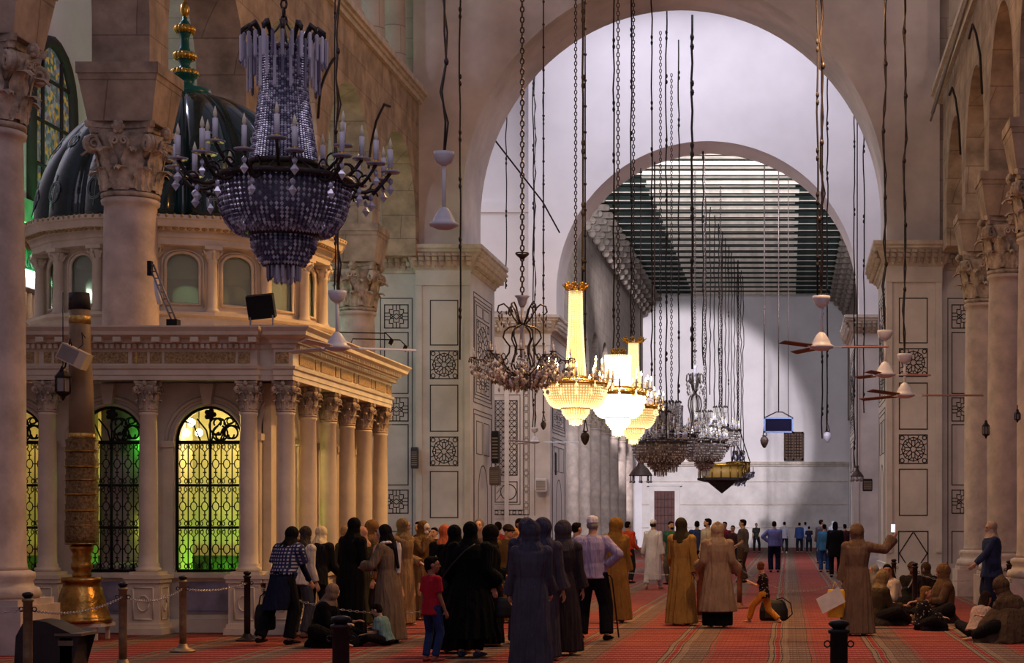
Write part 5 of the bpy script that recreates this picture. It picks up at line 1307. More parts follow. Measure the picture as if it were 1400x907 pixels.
# --- shrine queue, left to right ---
x,y=at(386,882)
a=person(x,y,-28,1.66,'person in blue plaid shirt over navy dress, leaning toward the shrine with black bag',lean=.30,nod=.35,turn=-25,hl=(-.34,.10,.78),hr=(.16,.42,.86),fl=(-.16,-.30,.10),fr=(.10,.02,.075),
  bottom=dict(c='#141216',g=.035,shoe='#1a1414'),robe=dict(c='#171a30',hem=.50,flare=.26,folds=7,amp=.03,sg=.0,cuff=0,name='dress'),top=dict(c='#2c3050',kind='plaid',hem=.13,g=.05,long=False,sg=.05),head=dict(t='hijab',c='#141012',drape=.10))
def bag(x,y,z,w,d,h,c,label,strap=None,cat='bag',name='handbag',rz=0):
    t=empty(name,(x,y,z),label,cat,rz=rz); mb=MB()
    mb.loft([((0,0,0),(w*.42,0,0),(0,d*.4,0)),((0,0,.03),(w*.5,0,0),(0,d*.5,0)),((0,0,h*.5),(w*.5,0,0),(0,d*.45,0)),((0,0,h*.85),(w*.42,0,0),(0,d*.3,0)),((0,0,h),(w*.34,0,0),(0,d*.12,0))],18,fn=lambda i,q:1+.05*sin(3*q+i))
    me=remesh(mb,.012,2,'bag_body',[mat('bag_'+c.strip('#'),c,.6,var=.1,scale=6)]); inst('bag_body',me,t)
    if strap: MB().tube([(-w*.28,0,h*.9),(-w*.2,0,h+strap*.7),(0,0,h+strap),(w*.2,0,h+strap*.7),(w*.28,0,h*.9)],.010,6).build('handle',mat('bag_'+c.strip('#'),c,.6),t)
    return t
w_=world(a,a['WL']); bag(w_.x-.05,w_.y-.12,w_.z-.62,.30,.16,.36,'#101010','black handbag held by the person in the plaid shirt',.16)
x,y=at(410,873); person(x,y,-30,1.64,'person in cream jacket and grey jeans, bowed head, between plaid shirt and black coats',lean=.15,nod=.4,turn=0,hl=(-.2,.2,.9),hr=(.22,.12,.85),bottom=dict(c='#43434c',shoe='#5b4a40'),top=dict(c='#c8bcb0',hem=-.12,g=.035,sg=.02),head=dict(t='hijab',c='#3a322e',drape=.13))
x,y=at(431,868); person(x,y,-15,1.66,'person in dark jacket and cream headscarf leaning close to the shrine columns',lean=.28,nod=.3,bottom=dict(c='#1c1b20',shoe='#121212'),top=dict(c='#17161a',hem=-.18,g=.05,sg=.03),head=dict(t='hijab',c='#d8c49a',drape=.14),hr=(.2,.4,.95),hl=(-.15,.42,.95))
x,y=at(474,862); person(x,y,60,1.64,'person in black coat with patterned tan headscarf, face turned right, by the shrine columns',nod=.2,turn=-20,robe=dict(c='#3b3a2c',flare=.28),head=dict(t='hijab',c='#8f7350',kind='dots'),hr=(.2,.3,1.0),hl=(-.2,.3,1.0))
x,y=at(443,884); s1=person(x,y,-100,1.62,'person sitting on carpet in black with beige headscarf hanging down, in front of the queue',pel=(0,-.05,.14),pose='sit',fl=(-.32,.45,.08),fr=(.30,.42,.08),lean=.25,nod=.35,hl=(-.2,.38,.35),hr=(.2,.40,.33),turn=60,
  bottom=dict(c=BLK,g=.05),top=dict(c=BLK,hem=-.05,g=.05,sg=.03),head=dict(t='hijab',c='#7d6957',drape=.22,tail=.28))
def blanket(x,y,w,d,h,c,label,cat='garment',name='spread_cloak',rz=0,seed=0):
    mb=MB(); rr=random.Random(seed)
    mb.loft([((0,0,0),(w,0,0),(0,d,0)),((0,0,.05),(w*.98,0,0),(0,d*.98,0)),((0,0,h*.5),(w*.82,0,0),(0,d*.8,0)),((0,0,h*.85),(w*.55,0,0),(0,d*.5,0)),((0,0,h),(w*.2,0,0),(0,d*.2,0))],40,fn=lambda i,q:1+.08*sin(5*q+seed)+.05*sin(11*q+i))
    me=remesh(mb,.015,2,name,[fabric(c)]); o=bpy.data.objects.new(name,me); COL.objects.link(o); o.location=(x,y,0); o.rotation_euler[2]=rz
    return o
o=blanket(0,0,.42,.36,.30,BLK,''); o.name='skirt'; o.parent=s1['p']; o.location=(0,.15,0)
x,y=at(480,872); k_=person(x,y,-40,1.76,'person in full black abaya and black headscarf, tallest of the queue, holding a white paper',nod=.25,turn=20,lean=.06,robe=dict(c=BLK,hem=.03,flare=.31,folds=8,amp=.04,cuff=.05,sg=.05),head=dict(t='hijab',c=BLK,drape=.2),hl=(-.28,.26,1.05),hr=(.25,.30,1.05),wide=1.12)
w_=world(k_,k_['WR']); o=MB().obox((0,0,0),(.07,0,.02),(0,.003,0),(-.02,0,.05)).build('paper_sheet',mat('white_paper','#d8d4cc',.8),None,loc=(w_.x+.10,w_.y,w_.z)); tag(o,'small white paper held by the person in the black abaya','paper')
x,y=at(484,858); person(x,y+.6,20,1.62,'person in olive coat and light pinkish headscarf, mostly hidden behind the black abaya',robe=dict(c='#3c3a2a'),head=dict(t='hijab',c='#b98a76'),nod=.2)
x,y=at(520,862); person(x,y,80,1.60,'person with brown curly hair peeking between the black abaya and the taupe coat',top=dict(c='#7a5230',hem=-.1,g=.03),bottom=dict(c='#2a2224',shoe='#222222'),head=dict(t='hair',c='#6e4424',len=.18),turn=10)
x,y=at(507,852); person(x,y,100,1.72,'person with brown band over white scarf, facing right at back of the queue',robe=dict(c='#5d4a38'),head=dict(t='hood',c='#7a5a3a',under='#d6cabc',peak=False))
x,y=at(531,880); t_=person(x,y,75,1.66,'person in long taupe coat, black headscarf and white shawl, looking down at a booklet',nod=.4,turn=5,lean=.05,robe=dict(c='#75614f',hem=.06,flare=.33,folds=8,amp=.035,cuff=.03,sg=.04,shoe='#2a2422'),head=dict(t='hijab',c='#161214',drape=.12,under='#d8d0cc',tail=.34),hl=(-.12,.32,1.12),hr=(.16,.30,1.10),pl=(-1,-.3,-1),pr=(1,-.3,-1),wide=1.05)
# shawl over the shoulders
sh=MB()
for sd in (-1,1):
    sh.loft([(t_['S'](t_['shc']+V3((sd*.07,-.11,.05))),V3((.05,0,0)),V3((0,.012,.02))),(t_['S'](t_['shc']+V3((sd*.13,-.02,.045))),V3((.045,.01,0)),V3((0,.02,.02))),(t_['S'](t_['shc']+V3((sd*.13,.12,-.04))),V3((.04,0,0)),V3((0,.02,.012))),(t_['S'](t_['shc']+V3((sd*.10,.19,-.42))),V3((.04,0,0)),V3((0,.012,0)))],10)
sh.tube([t_['S'](t_['shc']+V3((.02,-.17,.04-.09*i))) for i in range(6)],[.03,.05,.045,.045,.04,.03],8)
me=remesh(sh,.011,2,'shawl',[fabric('#d2c8c0')]); o=inst('shawl',me,t_['p'])
w_=world(t_,t_['WR']); o=MB().obox((0,0,0),(.05,.0,.02),(0,.07,0),(.012,0,-.03)).build('booklet',mat('white_paper','#d8d4cc',.8),None,loc=(w_.x-.10,w_.y+.0,w_.z+.03)); tag(o,'pale open booklet held by the person in the taupe coat','booklet')
x,y=at(537,880); c_=person(x,y-.5,70,1.05,'small child in pale teal top sitting on carpet below the taupe coat',child=True,pel=(0,-.05,.14),pose='sit',fl=(-.25,.50,.08),fr=(.22,.52,.08),lean=.35,nod=.4,hl=(-.25,.40,.25),hr=(.25,.45,.22),top=dict(c='#6f8f8c',hem=-.06,g=.04,long=False,sg=.04),bottom=dict(c='#191517',g=.03),head=dict(t='hair',c='#120d0c'))
x,y=at(551,856); person(x,y,-120,1.76,'person in long tan coat and tan scarf behind the white shawl, head turned right',robe=dict(c='#8b7152',flare=.3,cuff=.03),head=dict(t='hijab',c='#7f6a4c',drape=.22),turn=55,nod=.1,hl=(-.2,.2,1.0))
x,y=at(578,848); person(x,y,-130,1.72,'person in brown cloak with olive headband scarf, wiping face with white tissue',robe=dict(c='#6b5236',flare=.3,cuff=.04),head=dict(t='hijab',c='#6a5030',under='#d8cfc4',mask='#d8d2cc'),turn=20,nod=.3,hr=(.05,.20,1.42),hl=(-.25,.15,1.0),pr=(.5,.2,-1))
x,y=at(573,833); person(x,y,160,1.72,'person with black hair partly hidden behind the tan and brown cloaks',top=dict(c='#2b2524',hem=-.1),bottom=dict(c='#1c1a1e',shoe='#1c1a1e'),head=dict(t='hair',c='#100c0c'))
x,y=at(594,826); person(x,y,160,1.6,'person with black hair seen only above the orange headscarf',top=dict(c='#2b2530',hem=-.1),bottom=dict(c='#1c1a1e',shoe='#1c1a1e'),head=dict(t='hair',c='#15100e'))
x,y=at(609,865); o_=person(x,y,10,1.66,'person in bright orange headscarf and black coat with white stripe across the back',robe=dict(c='#121014',hem=.05,flare=.28,sg=.035),head=dict(t='hijab',c='#c4653c',drape=.22),turn=-30,hl=(-.25,.22,1.0),hr=(.28,.2,1.0),wide=1.08)
st=MB()
for i in range(4): st.obox((-.12+.08*i,-.175*1.0,1.17),(.032,0,0),(0,.008,0),(0,0,.018))
st.build('white_stripe',mat('off_white_tape','#b3a89c',.8),o_['p'])
x,y=at(590,905); b_=person(x,y,-35,1.24,'young child in red T-shirt and blue jeans standing left of the black abayas',child=True,hl=(-.23,.0,.80),hr=(.22,.10,.86),bottom=dict(c='#26345c',g=.014,shoe='#8d4a44'),top=dict(c='#a01f2c',long=False,hem=-.14,g=.02,sg=.02),head=dict(t='hair',c='#120c0b'),turn=-35,skin='#8d604c')
# the two black abayas
x,y=at(643,899); m_=person(x,y,-12,1.70,'person in wide black abaya seen from behind, wearing a crossbody bag',robe=dict(c='#08080a',hem=.24,flare=.40,folds=9,amp=.05,sg=.06,cuff=.05),head=dict(t='hijab',c='#0a090b',drape=.3),hl=(-.33,.12,1.02),hr=(.30,.15,.95),wide=1.25,bottom=dict(c='#121014',g=.02,shoe='#4a5470'),turn=10)
MB().tube([m_['S'](p_) for p_ in ((.13,-.16,1.44),(.02,-.215,1.36),(-.14,-.22,1.2),(-.28,-.17,1.05),(-.36,-.05,.97))],.010,6).build('bag_strap',mat('black_leather','#2b2826',.35),m_['p'])
w_=world(m_,V3((-.40,-.02,.84))); bag(w_.x,w_.y,w_.z,.24,.10,.17,'#1b191a','small black crossbody bag at the left hip of the near black abaya')
w_=world(m_,V3((.38,.05,.48))); bag(w_.x+.04,w_.y,w_.z+.02,.22,.14,.26,'#1c1818','dark round handbag hanging right of the near black abaya',.2)
x,y=at(622,893); person(x,y,-20,1.66,'person in black abaya half hidden left behind the near one, hand raised',robe=dict(c='#0b0a0c',hem=.05,flare=.34,sg=.05,cuff=.05),head=dict(t='hijab',c='#0b0a0b',drape=.22),hl=(-.25,.28,1.02),hr=(.2,.2,1.0),wide=1.12)
x,y=at(670,884); person(x,y,-75,1.64,'person in black abaya and pulled forward hood, right behind the near black abaya',robe=dict(c='#0b0a0c',hem=.05,flare=.33,sg=.05,cuff=.05),head=dict(t='hood',c='#141012',drape=.22,peak=False),nod=.25,hl=(-.2,.25,1.0),wide=1.08)
x,y=at(655,836); person(x,y,180,1.76,'person facing the camera with grey pink hooded scarf, face visible above the black abayas',robe=dict(c='#54484a'),head=dict(t='hijab',c='#6e5c5c',drape=.2),skin='#c89a80')
x,y=at(681,826); person(x,y,20,1.72,'person with short dark hair and red collar, behind the black abayas',top=dict(c='#a0322c',hem=-.1),bottom=dict(c='#2a282c',shoe='#222222'),head=dict(t='hair',c='#1a1110'))
x,y=at(692,852); person(x,y,-140,1.66,'person in olive brown cloak with long cream scarf, leaning between black and blue grey hoods',robe=dict(c='#5f4a28',flare=.34,sg=.05,cuff=.05),head=dict(t='shemagh',c='#241b17'),turn=30,nod=.2,lean=.1,hl=(-.25,.25,.9),wide=1.15)
x,y=at(701,848); person(x,y,-80,1.60,'person in tan patterned headscarf close beside the olive cloak',robe=dict(c='#9a7c58',flare=.28),head=dict(t='hijab',c='#a8784c',kind='dots'),nod=.3)
x,y=at(711,838); person(x,y,-150,1.78,'person with short dark hair and beige jacket, looking right above the scarf wearers',top=dict(c='#7a6a58',hem=-.15,g=.03),bottom=dict(c='#2a2624',shoe='#222222'),head=dict(t='hair',c='#17100e'),turn=20,skin='#8a6450')
# three hooded blue-grey
x,y=at(726,916); person(x,y,0,1.69,'nearest hooded person in long blue grey robe, left of the three',robe=dict(c='#45424e',hem=.03,flare=.305,folds=11,amp=.06,sg=.03,cuff=.05),head=dict(t='hood',c='#403e4c',drape=.15),hl=(-.27,.18,.85),hr=(.2,.2,.9),wide=1.06,nod=.1)
x,y=at(742,903); person(x,y,-5,1.73,'tallest hooded person in slate blue robe standing in the middle of the three',robe=dict(c='#463f46',hem=.04,flare=.29,folds=10,amp=.045,sg=.04,cuff=.05),head=dict(t='hood',c='#3c3b4e',drape=.14,peak=False),nod=.0,tilt=5)
x,y=at(770,896); person(x,y,5,1.70,'hooded person in dark brown grey robe with wide hood, right of the three',robe=dict(c='#352c2e',hem=.05,flare=.33,folds=10,amp=.05,sg=.04,cuff=.04),head=dict(t='hood',c='#4a4246',drape=.14,peak=False))
x,y=at(735,880); person(x-.15,y,0,1.74,'hooded person mostly hidden behind the left two blue grey robes',robe=dict(c='#3a3850',flare=.33,sg=.05),head=dict(t='hood',c='#3c3b4e',peak=False))
x,y=at(788,846); person(x,y,-40,1.70,'person with black hair and light blue shirt behind the white capped standing one',top=dict(c='#7d8cae',hem=-.1),bottom=dict(c='#2a282c',shoe='#222222'),head=dict(t='hair',c='#15100f'))
# man with white cap
x,y=at(810,876); mw=person(x,y,-8,1.78,'person in white knit cap, lavender shirt and black trousers with hand on hip',hl=(-.20,.18,.98),hr=(.20,-.02,1.03),pr=(1,-.25,-.1),pl=(-1,-.2,-.4),fl=(-.16,-.02,.075),fr=(.20,.0,.075),bottom=dict(c='#111014',g=.045,shoe='#100f10'),top=dict(c='#9b8fae',hem=-.07,g=.035,sg=.022),head=dict(t='cap',c='#ded8e0',hair='#8c8682'),wide=1.10,turn=-5)
x2,y2=at(846,873); cane=MB(); cane.tube([(0,0,.01),(-.10,.03,.86),(-.13,.03,.92),(-.19,.03,.92),(-.21,.03,.88)],.012,8); o=cane.build('walking_cane',mat('dark_cane_wood','#2b1d15',.4),None,loc=(x2+.0,y2,0)); tag(o,'thin dark walking cane right of the white capped one','cane')
x,y=at(841,852); person(x,y,35,1.76,'person in ochre brown hooded robe standing just right of the cane',robe=dict(c='#7f5c2e',hem=.05,flare=.33,folds=8,amp=.045,sg=.04,cuff=.05),head=dict(t='hood',c='#87642f',peak=False,drape=.14),turn=30,hl=(-.15,.25,.95),wide=1.05)
x,y=at(858,798); person(x,y,-30,1.74,'person in bright orange red shirt behind the ochre hooded robe',top=dict(c='#c4482a',hem=-.15,g=.03,sg=.02),bottom=dict(c='#241f22',shoe='#1c1a1a'),head=dict(t='hair',c='#17100e'),hr=(.22,.2,.95))
x,y=at(893,806); person(x,y,-12,1.77,'person in long white robe and white cap walking away, left of the green shirt',robe=dict(c='#c9c4d2',hem=.22,flare=.26,folds=6,amp=.03,sg=.02,cuff=.02,name='thobe',shoe='#8c8580'),head=dict(t='cap',c='#d8d4dc',hair='#2a211e'),fl=(-.12,-.22,.12),fr=(.12,.22,.08),hl=(-.32,.12,.80),bottom=dict(c='#b8b2c0'))
x,y=at(918,800); person(x,y,150,1.74,'bearded person in dark green shirt facing right, between white robe and brown headscarf',top=dict(c='#2c5a48',hem=-.1,g=.03,long=False,sg=.03),bottom=dict(c='#5c5248',shoe='#222222'),head=dict(t='hair',c='#17100e'),beard='#140e0c',turn=60,skin='#b08468',hl=(-.2,.2,.95))
x,y=at(932,855); yl=person(x,y,-20,1.77,'person in mustard yellow cloak and dark olive headscarf, child jacket on the arm',robe=dict(c='#96733c',hem=.03,flare=.34,folds=8,amp=.05,sg=.04,cuff=.05),head=dict(t='hijab',c='#3c3322',drape=.16),hl=(-.24,.25,1.0),turn=-20,nod=.1)
x,y=at(953,792); person(x,y,10,1.76,'person with short dark hair in navy shirt, back turned, right of the brown headscarf',top=dict(c='#33405e',hem=-.1,g=.03,long=False,sg=.03),bottom=dict(c='#201e24',shoe='#222222'),head=dict(t='hair',c='#15100f'))
x,y=at(968,800); person(x,y,140,1.82,'bearded person in cream shirt looking left above the beige hooded robe',top=dict(c='#b7a694',hem=-.1,g=.03),bottom=dict(c='#38302c',shoe='#222222'),head=dict(t='hair',c='#1a120f'),beard='#1a110e',turn=-55,skin='#b98d6c')
x,y=at(981,858); person(x,y,4,1.68,'person in beige hooded robe with black hem below, back turned, beside the mustard cloak',robe=dict(c='#8e7660',hem=.26,flare=.36,folds=8,amp=.035,sg=.05,cuff=.05,under=('#0e0c0f',.25)),head=dict(t='hood',c='#a68e70',drape=.16),wide=1.12,hl=(-.3,.2,1.0),hr=(.32,.15,.95))
x,y=at(991,786); person(x,y,160,1.74,'person in dark red shirt facing forward behind the beige hood',top=dict(c='#7c2630',hem=-.1,g=.03),bottom=dict(c='#b3a08c',shoe='#222222'),head=dict(t='hair',c='#17100e'))
x,y=at(1002,788); person(x,y,170,1.62,'person with dark hair and brown red top between the red and the grey shirts',top=dict(c='#4a2c2a',hem=-.1),bottom=dict(c='#26222a',shoe='#222222'),head=dict(t='hair',c='#1a120f'))
x,y=at(1016,797); person(x,y,75,1.80,'person in grey shirt and brown trousers standing sideways facing left',top=dict(c='#5f5650',hem=-.1,g=.03,long=False,sg=.03),bottom=dict(c='#4e3a2e',shoe='#221c1a',g=.04),head=dict(t='hair',c='#1c1412'),hl=(-.15,.2,.98),hr=(.15,.18,.98),wide=1.08,turn=10)
# walkers in the distance
x,y=at(1034,756); person(x,y,190,1.70,'slim distant person in dark patterned T-shirt facing the camera, alone before the wall',top=dict(c='#2e3230',hem=-.12,long=False,kind='dots'),bottom=dict(c='#15141a',shoe='#151414'),head=dict(t='hair',c='#120e0d'),hl=(-.12,.14,1.0),fl=(-.18,0,.075),fr=(.14,.1,.075))
x,y=at(1058.5,783); person(x,y,0,1.76,'person in periwinkle shirt and navy trousers, hand on hip, nearest on the red runner',top=dict(c='#686a9e',hem=-.06,g=.035,sg=.02),bottom=dict(c='#15162a',g=.035,shoe='#121212'),head=dict(t='hair',c='#17110f'),hl=(-.20,-.02,1.03),pl=(-1,-.2,-.1),wide=1.12,fr=(.12,-.1,.075))
x,y=at(1072.5,757); person(x,y,0,1.78,'distant person in light grey shirt walking away, just right of the periwinkle shirt',top=dict(c='#9a96a0',hem=-.12,g=.03),bottom=dict(c='#19181e',shoe='#a8a4a0'),head=dict(t='hair',c='#120e0d'),fl=(-.12,-.15,.1))
x,y=at(1093,757); person(x,y,0,1.74,'distant person in blue checked shirt and dark trousers walking away',top=dict(c='#2f3f6c',hem=-.12,g=.035),bottom=dict(c='#191820',shoe='#151414'),head=dict(t='hair',c='#120e0d'),fr=(.12,.15,.075))
x,y=at(1101,753); person(x,y,0,1.78,'farthest person in white shirt between the two dark blue figures',top=dict(c='#b8bcd6',hem=-.12,g=.03),bottom=dict(c='#77727c',shoe='#8c8888'),head=dict(t='hair',c='#1c1614'))
x,y=at(1106,757); person(x,y,0,1.52,'short distant figure in black T-shirt walking away with arms out',top=dict(c='#1b1c30',hem=-.12,long=False),bottom=dict(c='#1b1a24',shoe='#151414'),head=dict(t='hair',c='#120e0d'),hl=(-.28,.15,.95),hr=(.28,.15,.95))
x,y=at(1123,771); person(x,y,10,1.84,'tall bearded person in grey brown shirt behind the teal jacket',top=dict(c='#51464e',hem=-.12,g=.03),bottom=dict(c='#262b44',shoe='#151414'),head=dict(t='hair',c='#120e0d'),turn=-60,beard='#130e0d')
x,y=at(1127,783); person(x,y,0,1.66,'person in teal blue jacket and jeans walking away on the right runner',top=dict(c='#3f6f90',hem=-.16,g=.045,sg=.02),bottom=dict(c='#2a4470',g=.025,shoe='#1d1d24'),head=dict(t='hair',c='#110c0b'),fl=(-.12,-.1,.075))
x,y=at(1142,790); person(x,y,-5,1.74,'person with bushy black hair and black coat, right of the teal jacket',top=dict(c='#121116',hem=-.30,g=.06,sg=.03,name='coat'),bottom=dict(c='#17151a',shoe='#151414'),head=dict(t='hair',c='#0f0b0a',len=.06))
x,y=at(1139,760); person(x,y,0,1.80,'distant figure in white headscarf left of the bushy black hair',robe=dict(c='#b9bacb'),head=dict(t='hijab',c='#d5d5e0'))
x,y=at(1155,775); person(x,y,20,1.66,'person with dark hair and maroon top half hidden behind the brown hood',top=dict(c='#3c2226',hem=-.1),bottom=dict(c='#1c1a20',shoe='#151414'),head=dict(t='hair',c='#17100f'))
x,y=at(1164,768); person(x,y,-20,1.74,'person with black hair and cream collar just above the brown hood',top=dict(c='#6b5a52',hem=-.1),bottom=dict(c='#1c1a20',shoe='#151414'),head=dict(t='hair',c='#120d0c'))
# small child with orange trousers
x,y=at(1044,852); person(x,y,75,1.08,'small child in black floral top and orange trousers stepping over a black backpack',child=True,hl=(-.10,.35,1.10),hr=(.05,.38,1.05),fl=(.02,.42,.075),fr=(.08,-.42,.075),pel=(0,-.02,.80),bottom=dict(c='#c08030',g=.03,len=.9),top=dict(c='#221a1c',kind='dots',long=False,hem=-.14,g=.025),head=dict(t='hair',c='#5e3420'),skin='#c09070',lean=.1,nod=.25,turn=-80)
x,y=at(1053,850); t=bag(x+.05,y+.25,0,.50,.26,.36,'#141214','black backpack with thin straps lying on carpet behind the child in orange','',name='backpack')
MB().tube([(.24,-.05,.03),(.33,-.06,.12),(.30,-.05,.3),(.16,-.03,.40),(.05,0,.36)],.012,6).build('strap',mat('bag_141214','#141214',.6),t)
MB().box(-.14,.12,-.155,-.125,.06,.2).build('front_pocket',mat('bag_1c181a','#2c2628',.6),t)
# phone person
x,y=at(1172,869); ph=person(x,y,-18,1.66,'person in taupe hooded robe raising a phone in the right hand, back to camera',robe=dict(c='#6a5444',hem=.03,flare=.345,folds=9,amp=.05,sg=.045,cuff=.04),head=dict(t='hood',c='#6d5642',drape=.16,peak=False),hr=(.50,.30,1.52),pr=(.2,-.2,-1),hl=(-.26,.05,.82),nod=-.05,curl=.9,wide=1.05)
w_=world(ph,ph['WR']); o=empty('smartphone',(w_.x-.0,w_.y+.05,w_.z+.14),'small bright phone held up by the hooded person in taupe','phone'); MB().box(-.036,.036,-.004,.004,-.07,.07).build('phone_case',mat('black_glass','#111111',.2),o); MB().box(-.032,.032,-.007,-.0045,-.062,.062).build('phone_screen',emis('phone_screen_glow','#cfd8e8',1.2),o)
w_=world(ph,ph['WL'])
PAPER=mat('white_paper','#d8d4cc',.8); YEL=mat('yellow_plastic','#d8a82e',.5,var=.05)
t=empty('shopping_bag',(w_.x-.10,w_.y-.22,w_.z-.55),'yellow carrier bag with white folded sheet held by the hooded person in taupe','bag')
bg_=MB(); bg_.loft([((0,0,0),(.13,0,0),(0,.05,0)),((0,0,.2),(.14,0,0),(0,.07,0)),((0,0,.42),(.12,0,0),(0,.03,0))],14,fn=lambda i,q:1+.08*sin(4*q+i)); inst('bag_body',remesh(bg_,.012,1,'bag_body',[YEL]),t); bg_=MB(); bg_.tube([(-.06,0,.4),(-.02,.02,.54),(.06,0,.4)],.008,5); bg_.build('handle',YEL,t)
bg_=MB(); bg_.obox((-.08,-.09,.26),(.17,0,.09),(0,.02,0),(-.05,0,.11)); bg_.build('folded_sheet',PAPER,t)
# seated group
x,y=at(1203,855)
def sitter(px,pyf,face,Hh,label,topc,headd,botc='#1a1618',lean=.15,nod=.1,turn=0,hl=(-.2,.36,.35),hr=(.2,.38,.33),skin='#a9795e',cloak=None,wide=1.05,**kw):
    x,y=at(px,pyf); i=person(x,y,face,Hh,label,pel=(0,-.05,.14),pose='sit',fl=(-.32,.45,.08),fr=(.30,.42,.08),lean=lean,nod=nod,turn=turn,hl=hl,hr=hr,skin=skin,wide=wide,
        bottom=dict(c=botc,g=.04),top=dict(c=topc,hem=-.05,g=kw.pop('g',.045),sg=.025,kind=kw.pop('tk','plain')),head=headd,**kw)
    if cloak:
        o=blanket(0,0,.44*Hh/1.7,.38*Hh/1.7,.30,cloak,'',seed=int(px)); o.name='skirt'; o.parent=i['p']; o.location=(0,.15,0)
    return i
sitter(1200,855,-60,1.66,'person sitting in olive hooded cloak, head bowed, beside the smiling one in cream shirt','#3c3022',dict(t='hood',c='#7d6544',drape=.16),cloak='#2a2420',nod=.4,lean=.2)
sitter(1221,842,120,1.78,'smiling person with dark hair in cream shirt sitting, leaning toward the hooded one','#c2ae9a',dict(t='hair',c='#140e0d'),lean=.25,nod=.0,turn=60,skin='#9a6248',botc='#1c181a')
sitter(1198,832,100,1.60,'seated person in pale grey scarf behind the olive hooded cloak','#6e6258',dict(t='hijab',c='#8e8478'),cloak='#4a423c',skin='#b98d72')
sitter(1247,832,180,1.70,'seated person in dark patterned head wrap facing forward with open mouth, by the post','#2b2422',dict(t='shemagh',c='#4a3428'),cloak='#1d191a',skin='#7a5240')
sitter(1267,829,150,1.62,'dark seated figure between the patterned head wrap and the brown kneeling hood','#241c1a',dict(t='hood',c='#4f3a28',peak=False),cloak='#211b1c')
kn=sitter(1288,851,110,1.80,'person kneeling in brown hooded robe with the head turned left, right of the group','#5a4230',dict(t='hood',c='#6a4e34',drape=.2),cloak='#4a3626',lean=.05)
sitter(1262,862,-75,1.22,'long haired child in dark dress sitting with back turned before the brown hood','#1e191c',dict(t='hair',c='#74502f',len=.20),cloak='#17161c',child=True,tk='dots',skin='#b98464',nod=.1,turn=-10,hr=(.35,.35,.30))
sitter(1239,846,0,1.10,'small dark bundled figure with black trousers sitting between the olive cloak and long haired child','#1a1614',dict(t='hijab',c='#1d1a16'),cloak='#201a1a',child=True,lean=.6,nod=.8)
# standing woman on right
x,y=at(1356,846); person(x,y,100,1.72,'person in denim blue coat and beige headscarf standing by the rosy columns, facing left',top=dict(c='#2b3350',hem=-.20,g=.055,sg=.02,name='coat',flare=.03),bottom=dict(c='#1f2238',g=.05,shoe='#15151c'),head=dict(t='hijab',c='#a48d7c',drape=.12),hl=(-.10,.42,.86),hr=(.26,-.05,.80),turn=10,nod=.15,skin='#b98d72')
w_=world(dict(p=bpy.context.scene.objects[-1] if False else [o for o in COL.objects if o.name.startswith('person') and not o.parent][-1],s=1.0),(.27,-.03,.30)); bag(w_.x,w_.y,.24,.24,.12,.34,'#15141a','dark handbag hanging from the hand of the denim coat wearer',.14)
sitter(1336,873,-40,1.30,'child in white sleeves crouching at the right edge with dark boots','#b59a8c',dict(t='hair',c='#2a1c18',len=.16),child=True,lean=.5,nod=.3,botc='#1d1a20',skin='#a87c68')
g_=sitter(1386,878,60,1.74,'person wrapped in a big brown hooded cloak sitting at the right edge of the photo','#4b3a2c',dict(t='hood',c='#4d3b2c',drape=.2),cloak='#463629',lean=.35,nod=.45,wide=1.2,g=.07)
o=blanket(0,0,.55,.5,.55,'#46372a','',seed=3); o.name='cloak_folds'; o.parent=g_['p']; o.location=(0,.05,0)
# ================= barrier posts & chains =================
POSTB=mat('worn_brass_post','#8c7658',.45,metal=.5,var=.2,scale=9); POSTD=mat('dark_turned_post','#2b2020',.45,metal=.3,var=.15,scale=9); POSTW=mat('brown_wood_post','#6a4030',.5,var=.15,scale=9)
KN=mat('post_knob_dark','#241b1a',.4,metal=.3)
def post(px,py,label,m,H=1.0,r=.045,y=None,base=True):
    y=y or Yf(py); t=empty('barrier_post',(PX(px,y),y,0),label,'post')
    MB().lathe([(r*1.0,.06),(r*1.02,.4),(r,H-.10),(r*1.25,H-.09),(r*1.25,H-.07),(r*.8,H-.06)],n=16).build('shaft',m,t)
    MB().lathe([(.005,0),(r*3.6,0),(r*3.6,.02),(r*3.2,.03),(r*1.6,.06),(r*1.3,.10),(r,.11)],n=24).build('foot',m,t)
    MB().lathe([(r*.6,H-.065),(r*.9,H-.05),(r*1.25,H-.03),(r*1.1,H-.01),(r*.5,H),(.001,H+.002)],n=14).build('knob',KN if m is not POSTW else POSTD,t)
    mb=MB()
    for sx in (-1,1): mb.tube([(sx*(r+.02+.022*cos(a)),0,H-.17+.022*sin(a)) for a in [j*.7 for j in range(10)]],.006,5)
    mb.build('ring_hooks',KN,t)
    return (t.location.x,y,H-.17)
p1=post(38,0,'brass post nearest the left edge column, first of the shrine barrier',POSTB,y=18.8)
p2=post(168,0,'pale brass post in front of the giant candlestick, second of the shrine barrier',POSTB,y=22)
p3=post(250,892,'brass post with wide foot before the arched shrine window',POSTB)
p4=post(338,877,'dark slender post beside the person in the plaid shirt',POSTD)
p5=post(466,0,'thick dark post at the bottom edge before the queue',mat('dark_rose_post','#3a2226',.4,metal=.2),H=1.0,r=.062,y=14)
p6=post(1147,0,'thick dark post at the bottom edge before the phone holder',POSTD,H=1.0,r=.062,y=13.4)
p7=post(1011,832,'brown wooden post with round foot behind the beige hooded robe',POSTW,H=.96,r=.05)
p8=post(957,850,'rosy brown post between the mustard and beige cloaks',POSTW,H=1.0,r=.055)
p9=post(1222,838,'thin dark post behind the smiling seated person',POSTD,y=36.3)
